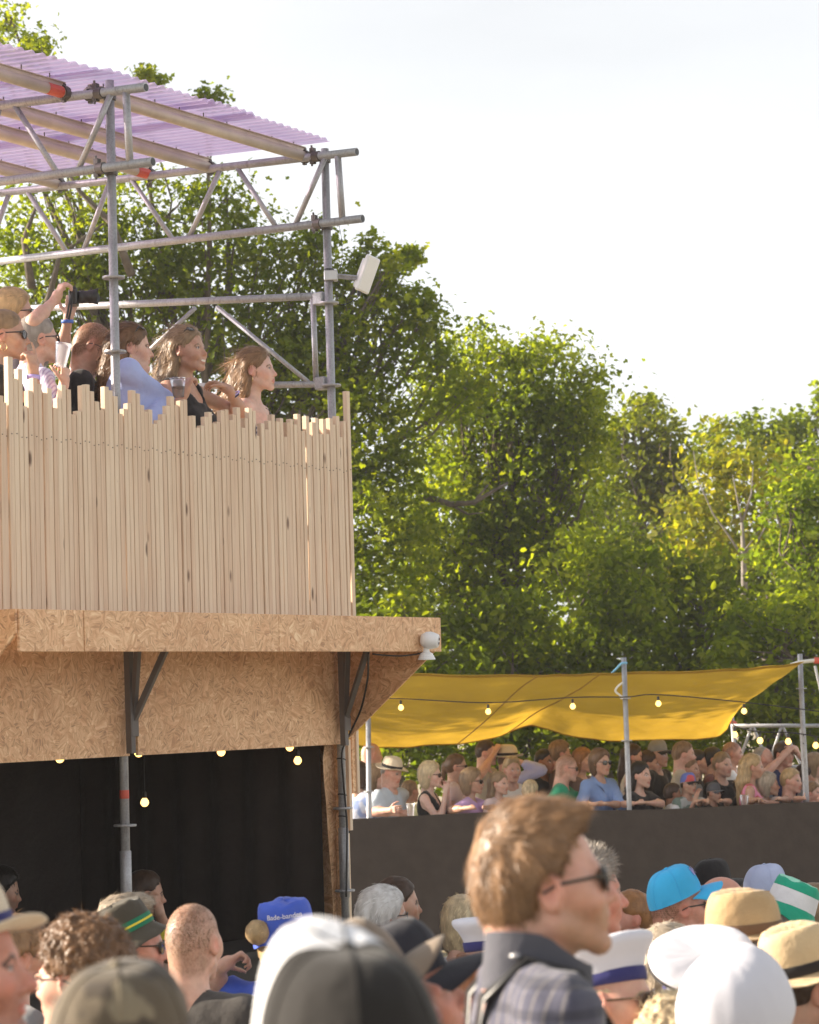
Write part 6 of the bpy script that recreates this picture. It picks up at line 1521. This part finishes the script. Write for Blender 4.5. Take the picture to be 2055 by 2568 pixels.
far('boy in front of the beige t-shirt man, bare forehead', 1732, 1930, heading=-20, row='mid', hair=('short','lbrown'), skin='tan', shirt=GREY, seed=83, s=.92)
far('child in a red white and blue cap with chin on hand at the barrier', 1728, 1968, heading=-35, hair=('short','dbrown'), skin='tan', shirt=cloth((.45,.47,.46),'blotch',(.15,.2,.17)), seed=84, s=.76, hat=lambda fr, root: hat_cap(fr, root, cloth((.12,.16,.45),'blotch',(.55,.10,.10)), BLK), arms=('mouth','fence'))
far('child in white hooded top at the left of the coloured cap', 1690, 1990, heading=20, hair=('full','dbrown'), skin='brown', shirt=WHT, top='loose', sleeve=1.8, seed=85, s=.72)
far('small child in a grey cap resting folded arms on the barrier', 1792, 1990, heading=-30, hair=('short','dbrown'), skin='tan', shirt=BLK, seed=86, s=.68, hat=cap(cloth((.09,.09,.10)), cloth((.09,.09,.10))), arms=('fence','fence'))
far('woman with light brown hair in a black v-neck top facing the camera', 1814, 1918, heading=-55, sex='f', hair=('tied','dblond'), skin='fair', shirt=BLK, top='tee', neckline='v', seed=87, row='mid')
far('sunburnt man in a white shirt behind the black v-neck woman', 1840, 1890, heading=0, row='back', hair=('buzz','black'), buzz=.5, skin='ruddy', shirt=WHT, seed=88)
far('blond woman in a pink and red top in profile', 1890, 1924, heading=4, sex='f', hair=('long','blond'), skin='tan', shirt=RED, top='tank', seed=89)
far('old grey-haired man in profile behind the pink top', 1917, 1905, heading=0, row='mid', hair=('thin','grey'), skin='ruddy', shirt=GREY, seed=90)
far('stooping person with light hair leaning over the barrier right of the pink top', 1930, 1968, heading=10, sex='f', hair=('bob','gblond'), skin='tan', shirt=cloth((.4,.33,.3),'blotch',(.2,.15,.14)), seed=91, lean=.25, s=.9, arms=('fence','fence'))
far('man in navy with both hands raised to his face under the bulbs', 1968, 1892, heading=-60, row='mid', hair=('short','dbrown'), skin='ruddy', shirt=NAVY, seed=92, arms=('up','up'), fat=.3)
far('blond boy in a black t-shirt with bare arms stretched on the barrier', 1987, 1958, heading=-25, hair=('short','blond'), skin='ruddy', shirt=BLK, top='tee', sleeve=.45, seed=93, arms=((W(1950,2022,24.4), W(1912,2012,24.12)), (W(2035,2022,24.4), W(2052,2012,24.12))), s=.95)
far('dark-haired child behind the blond boy near the right edge', 2026, 1945, heading=0, row='mid', hair=('full','dbrown'), skin='tan', shirt=GREY, seed=94, s=.9)
far('blond person in the back row at the right edge', 2048, 1922, heading=0, row='mid', sex='f', hair=('bob','dblond'), skin='fair', shirt=BEIGE, seed=95)
far('small child in pink at the right end of the barrier', 2040, 1988, heading=-20, hair=('full','lbrown'), skin='ruddy', shirt=cloth((.6,.35,.42)), seed=96, s=.75, arms=('fence','fence'))
far('dark figure in the shadow behind the beige t-shirt man', 1752, 1912, heading=10, row='back', hair=('short','black'), skin='tan', shirt=BLK, seed=97)
far('woman with dark hair up in the back row left of the black v-neck woman', 1792, 1905, heading=0, row='back', sex='f', hair=('bun','black'), skin='tan', shirt=cloth((.12,.05,.06)), seed=98)
cup('clear plastic cup standing on the barrier in front of the pink top', at_y(1868,2008,23.95), .11, .03, .042)
# ------------------------------------------------------------------ trees
LEAVES = 0
BARK = mat_plain('bark', (.115,.09,.07), .9, 0, .35, 12, .6, 40); BIRCH = mat_plain('pale_bark', (.20,.175,.145), .8, 0, .25, 14)
def leaf_mesh(rs, C, clump_r, per, size, tone0, flat=.6, lobed=True):
    n = len(C)*per; ci = np.repeat(np.arange(len(C)), per)
    P = C[ci]+rs.normal(0, 1, (n, 3))*np.array([1, 1, .72])*clump_r[ci][:, None]*.50
    up = rs.normal(0, 1, (n, 3))*flat+np.array([0,0,.55])+(P-C[ci])/(clump_r[ci][:, None]+1e-6)*.5
    up /= np.linalg.norm(up, axis=1)[:, None]
    a = np.cross(up, rs.normal(0, 1, (n, 3))); a /= np.linalg.norm(a, axis=1)[:, None]+1e-9; b = np.cross(up, a)
    s = size*rs.uniform(.45, 1.4, n)[:, None]
    if lobed: out = [(.22,.20),(.12,.38),(.36,.62),(.16,.78)]
    else: out = [(.30,.35),(.22,.75)]
    k = len(out); V = [P, P+b*s]                        # stem, tip
    for sd in (1, -1):
        for (x, y) in out: V.append(P+a*s*x*sd+b*s*y+up*s*(.10*abs(x)/.3))
    V = np.stack(V, 1).reshape(-1, 3); m = 2+2*k; base = np.arange(n)*m
    R = np.stack([base]+[base+2+i for i in range(k)]+[base+1], 1); L = np.stack([base, base+1]+[base+2+k+i for i in reversed(range(k))], 1)
    tone = np.clip(tone0[ci]+rs.normal(0, .16, n), 0, 1)
    return V, [R, L], np.repeat(tone, m)
def tree(label, trunk_px, Y, blobs, mat, seed, leaf=.115, per=34, dens=1.0, clump=.42, bark=None, limbs=True, lobed=True, trunk_r=.22, tone=(.10,.92), group=None, extra_limbs=(), depth_k=.8, cat='tree', trunk_base=None, inner=.35):
    rs = np.random.RandomState(seed); bark = bark or BARK
    base = at_y(trunk_px, 2000, Y); base[2] = 0
    root = thing('tree', label, cat, base, 0, group)
    Cs, Rr, T, centers = [], [], [], []
    for bl in blobs:
        px, py, rx, ry = bl[:4]; dn = bl[4] if len(bl) > 4 else 1.0
        dy = bl[5] if len(bl) > 5 else rs.uniform(-.6, .6)
        c = at_y(px, py, Y+dy); sc = Y/FPX; r = np.array([rx*sc, max(.5, (rx+ry)/2*sc*depth_k), ry*sc]); centers.append((c, r))
        n = max(3, int(dens*dn*21.0*(rx*sc)*(ry*sc)/(clump*clump)*.62))
        q = rs.normal(0, 1, (n, 3)); q /= np.linalg.norm(q, axis=1)[:, None]; rad = rs.uniform(inner, 1.0, n)**.5
        q = q*rad[:, None]; lump = 1+.16*np.sin(q[:,0]*5+seed)+.12*np.sin(q[:,2]*7+q[:,1]*4+seed*2)
        Cs.append(c+q*r*lump[:, None]); Rr.append(min(clump, 1.0*min(rx, ry)*sc+.12)*rs.uniform(.55, 1.25, n)); T.append(np.clip(rs.uniform(tone[0], tone[1], n)+.10*(rs.rand()-.5), 0, 1))
    C = np.concatenate(Cs); Rr = np.concatenate(Rr); T = np.concatenate(T)
    V, polys, tn = leaf_mesh(rs, C-base, Rr, per, leaf, T, lobed=lobed)
    link('crown', np_mesh('crown', V, polys, False, {'tone': ('POINT', 'FLOAT', tn)}, [mat]), root)
    m = MB(); top = np.mean([c for c, r in centers], 0)-base; fork = np.array([top[0]*.25, top[1]*.25, max(1.6, top[2]*.42)])
    wob = lambda p, q, k, amp: [p+(q-p)*i/k+(rs.normal(0, amp, 3) if 0 < i < k else 0) for i in range(k+1)]
    m.tube(wob(np.array([0,0,-.2]), fork, 4, .06), list(np.linspace(trunk_r*1.25, trunk_r*.8, 5)), 10)
    if limbs:
        for (c, r), cc in zip(centers, Cs):
            e = c-base; pl = wob(fork, e, 5, .16); m.tube(pl, list(np.linspace(min(.075, trunk_r*.3), .015, 6)), 7)
            sel = rs.choice(len(cc), min(len(cc), 10), replace=False)
            for i in sel:
                j = rs.randint(2, 6); m.tube(wob(pl[j], cc[i]-base, 4, .07), list(np.linspace(.020, .006, 5)), 4, False)
    for pts, r0, r1 in extra_limbs:
        pp = [at_y(x, y, Y-d_)-base for x, y, d_ in pts]; eb = MB(); eb.tube(([fork]+pp) if r0 >= .07 else pp, list(np.linspace(r0, r1, len(pp)+(1 if r0 >= .07 else 0))), 7); eb.build('branch', bark, root, smooth=True)
    m.build('trunk', bark, root, smooth=True)
    global LEAVES; LEAVES += len(polys[0])
    return root
LEAF1 = mat_leaf('oak_leaves', (.070,.102,.011), (.125,.168,.016), (.20,.228,.024), .66)
LEAF2 = mat_leaf('oak_leaves_light', (.074,.108,.012), (.134,.178,.017), (.22,.25,.028), .66)
LEAF3 = mat_leaf('yellowing_leaves', (.085,.11,.016), (.145,.172,.022), (.23,.215,.030), .66)
LEAF4 = mat_leaf('bright_leaves', (.07,.11,.015), (.115,.165,.02), (.19,.225,.03), .66)
LEAF5 = mat_leaf('shade_leaves', (.066,.096,.011), (.112,.15,.016), (.185,.212,.025), .66)
GT_ = 'trees rising behind the spectators'
tree('large spreading oak behind the timber platform, tallest tree on the left', 420, 33,
    [(30,45,70,50,.5), (20,150,40,35,.4), (105,110,34,26,.3), (374,190,12,9,.3), (515,238,22,8,.3), (60,330,150,60,.2), (250,420,160,50,.25),
     (150,560,220,110,.55), (420,540,170,100,.55), (570,520,60,70,.7), (100,720,190,120,.7), (330,720,170,110,.8), (520,690,170,110,.8), (690,640,110,60,.8), (800,620,55,30,.9), (915,645,55,36,.8), (985,648,24,22,.9), (1040,640,14,12,.8), (720,760,150,100,.9), (890,730,110,60,.9), (1010,765,75,36,1), (1075,795,35,26,1),
     (1110,915,75,55,1), (1150,1000,60,70,1), (1080,860,50,45,1), (950,830,130,80,1), (820,930,140,120,1), (640,920,170,130,.9), (400,900,200,130,.7), (150,900,190,120,.7), (900,1100,150,160,1), (700,1110,170,120,.6), (930,1330,160,160,1), (950,1560,140,140,.8)],
    LEAF1, 1, .100, 104, 1.0, .50, trunk_r=.34, group=GT_, extra_limbs=[([(330,690,1.5),(280,560,1.4),(200,480,1.5),(150,400,1.5)],.06,.015), ([(120,760,1.6),(150,640,1.4),(260,560,1.4)],.05,.015), ([(80,720,1.5),(60,600,1.4),(90,520,1.5)],.06,.02)])
tree('rounded oak with a bare grey branch, between the balcony end and the lighter trees', 1250, 36,
    [(1220,850,42,45,1), (1240,900,70,50,1), (1150,960,90,80,1), (1330,900,70,45,1), (1395,900,60,55,1), (1440,960,60,60,1), (1300,1000,150,110,1), (1450,1060,60,80,1), (1490,1020,35,40,.9), (1420,1130,110,90,1), (1180,1130,170,140,1), (1350,1250,160,130,1), (1120,1330,180,150,1), (1480,1190,50,50,.9), (1300,1450,200,160,.95), (1090,1540,170,140,.9)],
    LEAF2, 2, .102, 115, 1.0, .54, trunk_r=.32, group=GT_, extra_limbs=[([(1065,1245,2.9),(1130,1265,3.0),(1190,1260,3.0),(1240,1230,2.9),(1275,1210,2.9)],.05,.015), ([(1190,1260,3.0),(1225,1215,2.9)],.025,.01), ([(1130,1265,3.0),(1175,1290,3.0),(1215,1285,3.0)],.02,.008)])
tree('pale yellow-green tree with an upright feathery crown right of the oaks', 1610, 50,
    [(1605,1020,40,30,.8), (1625,1030,40,35,.9), (1590,1090,80,50,.9), (1665,1080,50,45,.8), (1540,1130,50,60,.9), (1610,1170,120,80,.9), (1700,1150,60,60,.8), (1560,1270,120,90,1), (1680,1270,110,80,1)],
    LEAF3, 3, .13, 56, 1.0, .50, lobed=False, trunk_r=.2, group=GT_, tone=(.1,.55))
tree('slender tree with pale bare forking stems and orange-tinged leaves', 1868, 44,
    [(1790,1130,40,70,.6), (1800,1220,80,90,.8), (1900,1190,80,80,.8), (1960,1180,50,70,.6), (1860,1330,150,80,.7), (1740,1330,90,80,.8)],
    LEAF3, 4, .14, 40, .9, .46, lobed=False, trunk_r=.09, bark=BIRCH, limbs=False, group=GT_, tone=(.35,.95),
    extra_limbs=[([(1868,1470,1.6),(1866,1400,1.6),(1862,1310,1.7)],.07,.03), ([(1862,1310,1.7),(1852,1260,1.7),(1838,1190,1.7)],.026,.006), ([(1862,1310,1.7),(1885,1240,1.7),(1890,1170,1.7)],.024,.006), ([(1864,1390,1.65),(1895,1365,1.7),(1940,1290,1.7),(1962,1200,1.7)],.022,.006), ([(1865,1400,1.65),(1830,1345,1.7),(1790,1290,1.7),(1750,1200,1.7),(1740,1130,1.7)],.022,.006), ([(1864,1385,1.65),(1880,1365,1.7),(1905,1330,1.7)],.018,.006)])
tree('dark green tree with a rounded top near the right edge', 1930, 54,
    [(1880,1060,34,36,.8), (1940,1068,50,34,.8), (1990,1075,45,34,.8), (1890,1120,50,50,.9), (1960,1130,90,60,.9), (2050,1070,40,50,.9), (2062,985,14,26,.7), (1800,1090,30,40,.7), (1770,1120,40,40,.6), (2020,1200,80,80,1)],
    LEAF2, 5, .14, 56, 1.05, .54, lobed=False, trunk_r=.25, group=GT_, tone=(.1,.6))
tree('bright yellow-green tree at the right edge of the photograph', 2040, 38,
    [(2030,1170,70,60,.9), (2000,1260,90,70,1), (2050,1330,80,80,1), (1980,1390,80,70,1), (2060,1450,70,80,1), (1990,1480,60,50,.8)],
    LEAF4, 6, .11, 58, 1.0, .42, lobed=False, trunk_r=.16, group=GT_)
tree('leafy tree close behind the timber platform, mostly hidden by its slat wall', 150, 25.5,
    [(-700,500,260,260,.6,0), (-300,700,260,260,.6,.3), (-900,900,300,260,.55,-.4), (-150,1150,260,220,.55,.2), (250,1180,200,170,.6,-.3), (520,1250,130,150,.55,.3), (-500,1250,300,220,.5,.6), (-1300,600,350,350,.5,0), (-1900,400,400,400,.5,.4), (640,1380,100,110,.5,0)],
    LEAF1, 7, .15, 40, .38, .46, trunk_r=.22, group=GT_, inner=.2)
GS_ = 'dense shrubs behind the shade sail'
for i, (lab, px, Y, bl, mt) in enumerate([
    ('shadowy leafy shrub just right of the awning corner', 1000, 31, [(960,1680,140,120), (900,1800,120,120), (1020,1860,130,110), (1100,1720,120,110), (980,1560,130,90,.6)], LEAF5),
    ('broad shadowed shrub above the left half of the shade sail', 1260, 33, [(1230,1600,180,110), (1350,1690,160,120), (1200,1780,170,140), (1330,1860,150,110), (1150,1900,120,80)], LEAF5),
    ('tangled green shrub with sunlit tips above the tall tube', 1520, 34, [(1480,1480,170,120), (1560,1590,150,110), (1450,1660,160,110), (1540,1760,170,130), (1470,1870,160,100), (1600,1860,120,90)], LEAF2),
    ('dark shrub behind the slender pale-stemmed tree', 1760, 35, [(1720,1480,150,110), (1780,1590,150,110), (1680,1680,140,110), (1780,1740,150,120), (1700,1860,150,100)], LEAF5),
    ('shrub with yellow leaf tips under the pale-stemmed tree', 1930, 33, [(1900,1560,120,60,.8), (1960,1620,140,100), (2040,1560,90,100), (1900,1720,140,110), (2030,1740,120,120), (1950,1860,160,110), (2070,1880,90,90)], LEAF2),
    ('dim low shrub in the far gap behind the bright right tree', 1700, 46, [(1560,1400,200,120), (1750,1420,160,100), (1930,1430,170,110), (2060,1500,120,140), (1480,1350,110,120)], LEAF5)]):
    tree(lab, px, Y, bl, mt, 20+i, .108, 76, .8, .46, trunk_r=.10, group=GS_, lobed=False, cat='shrub', tone=(.1,.8), inner=.2)

print('LEAVES', LEAVES, 'TRIS', sum(len(me.loops)-2*len(me.polygons) for me in bpy.data.meshes))

# ------------------------------------------------------------------ evening haze
t = NT('haze_air'); v = t.n('VolumePrincipled', Density=.0007, Anisotropy=.25, Color=(.93,.92,.95,1)); t.l(v.outputs[0], t.out.inputs['Volume'])
m = MB(); m.box((-60,-12,-1.2), (60,75,16.5)); hz = m.build('haze', t.m); hz['kind'] = 'stuff'
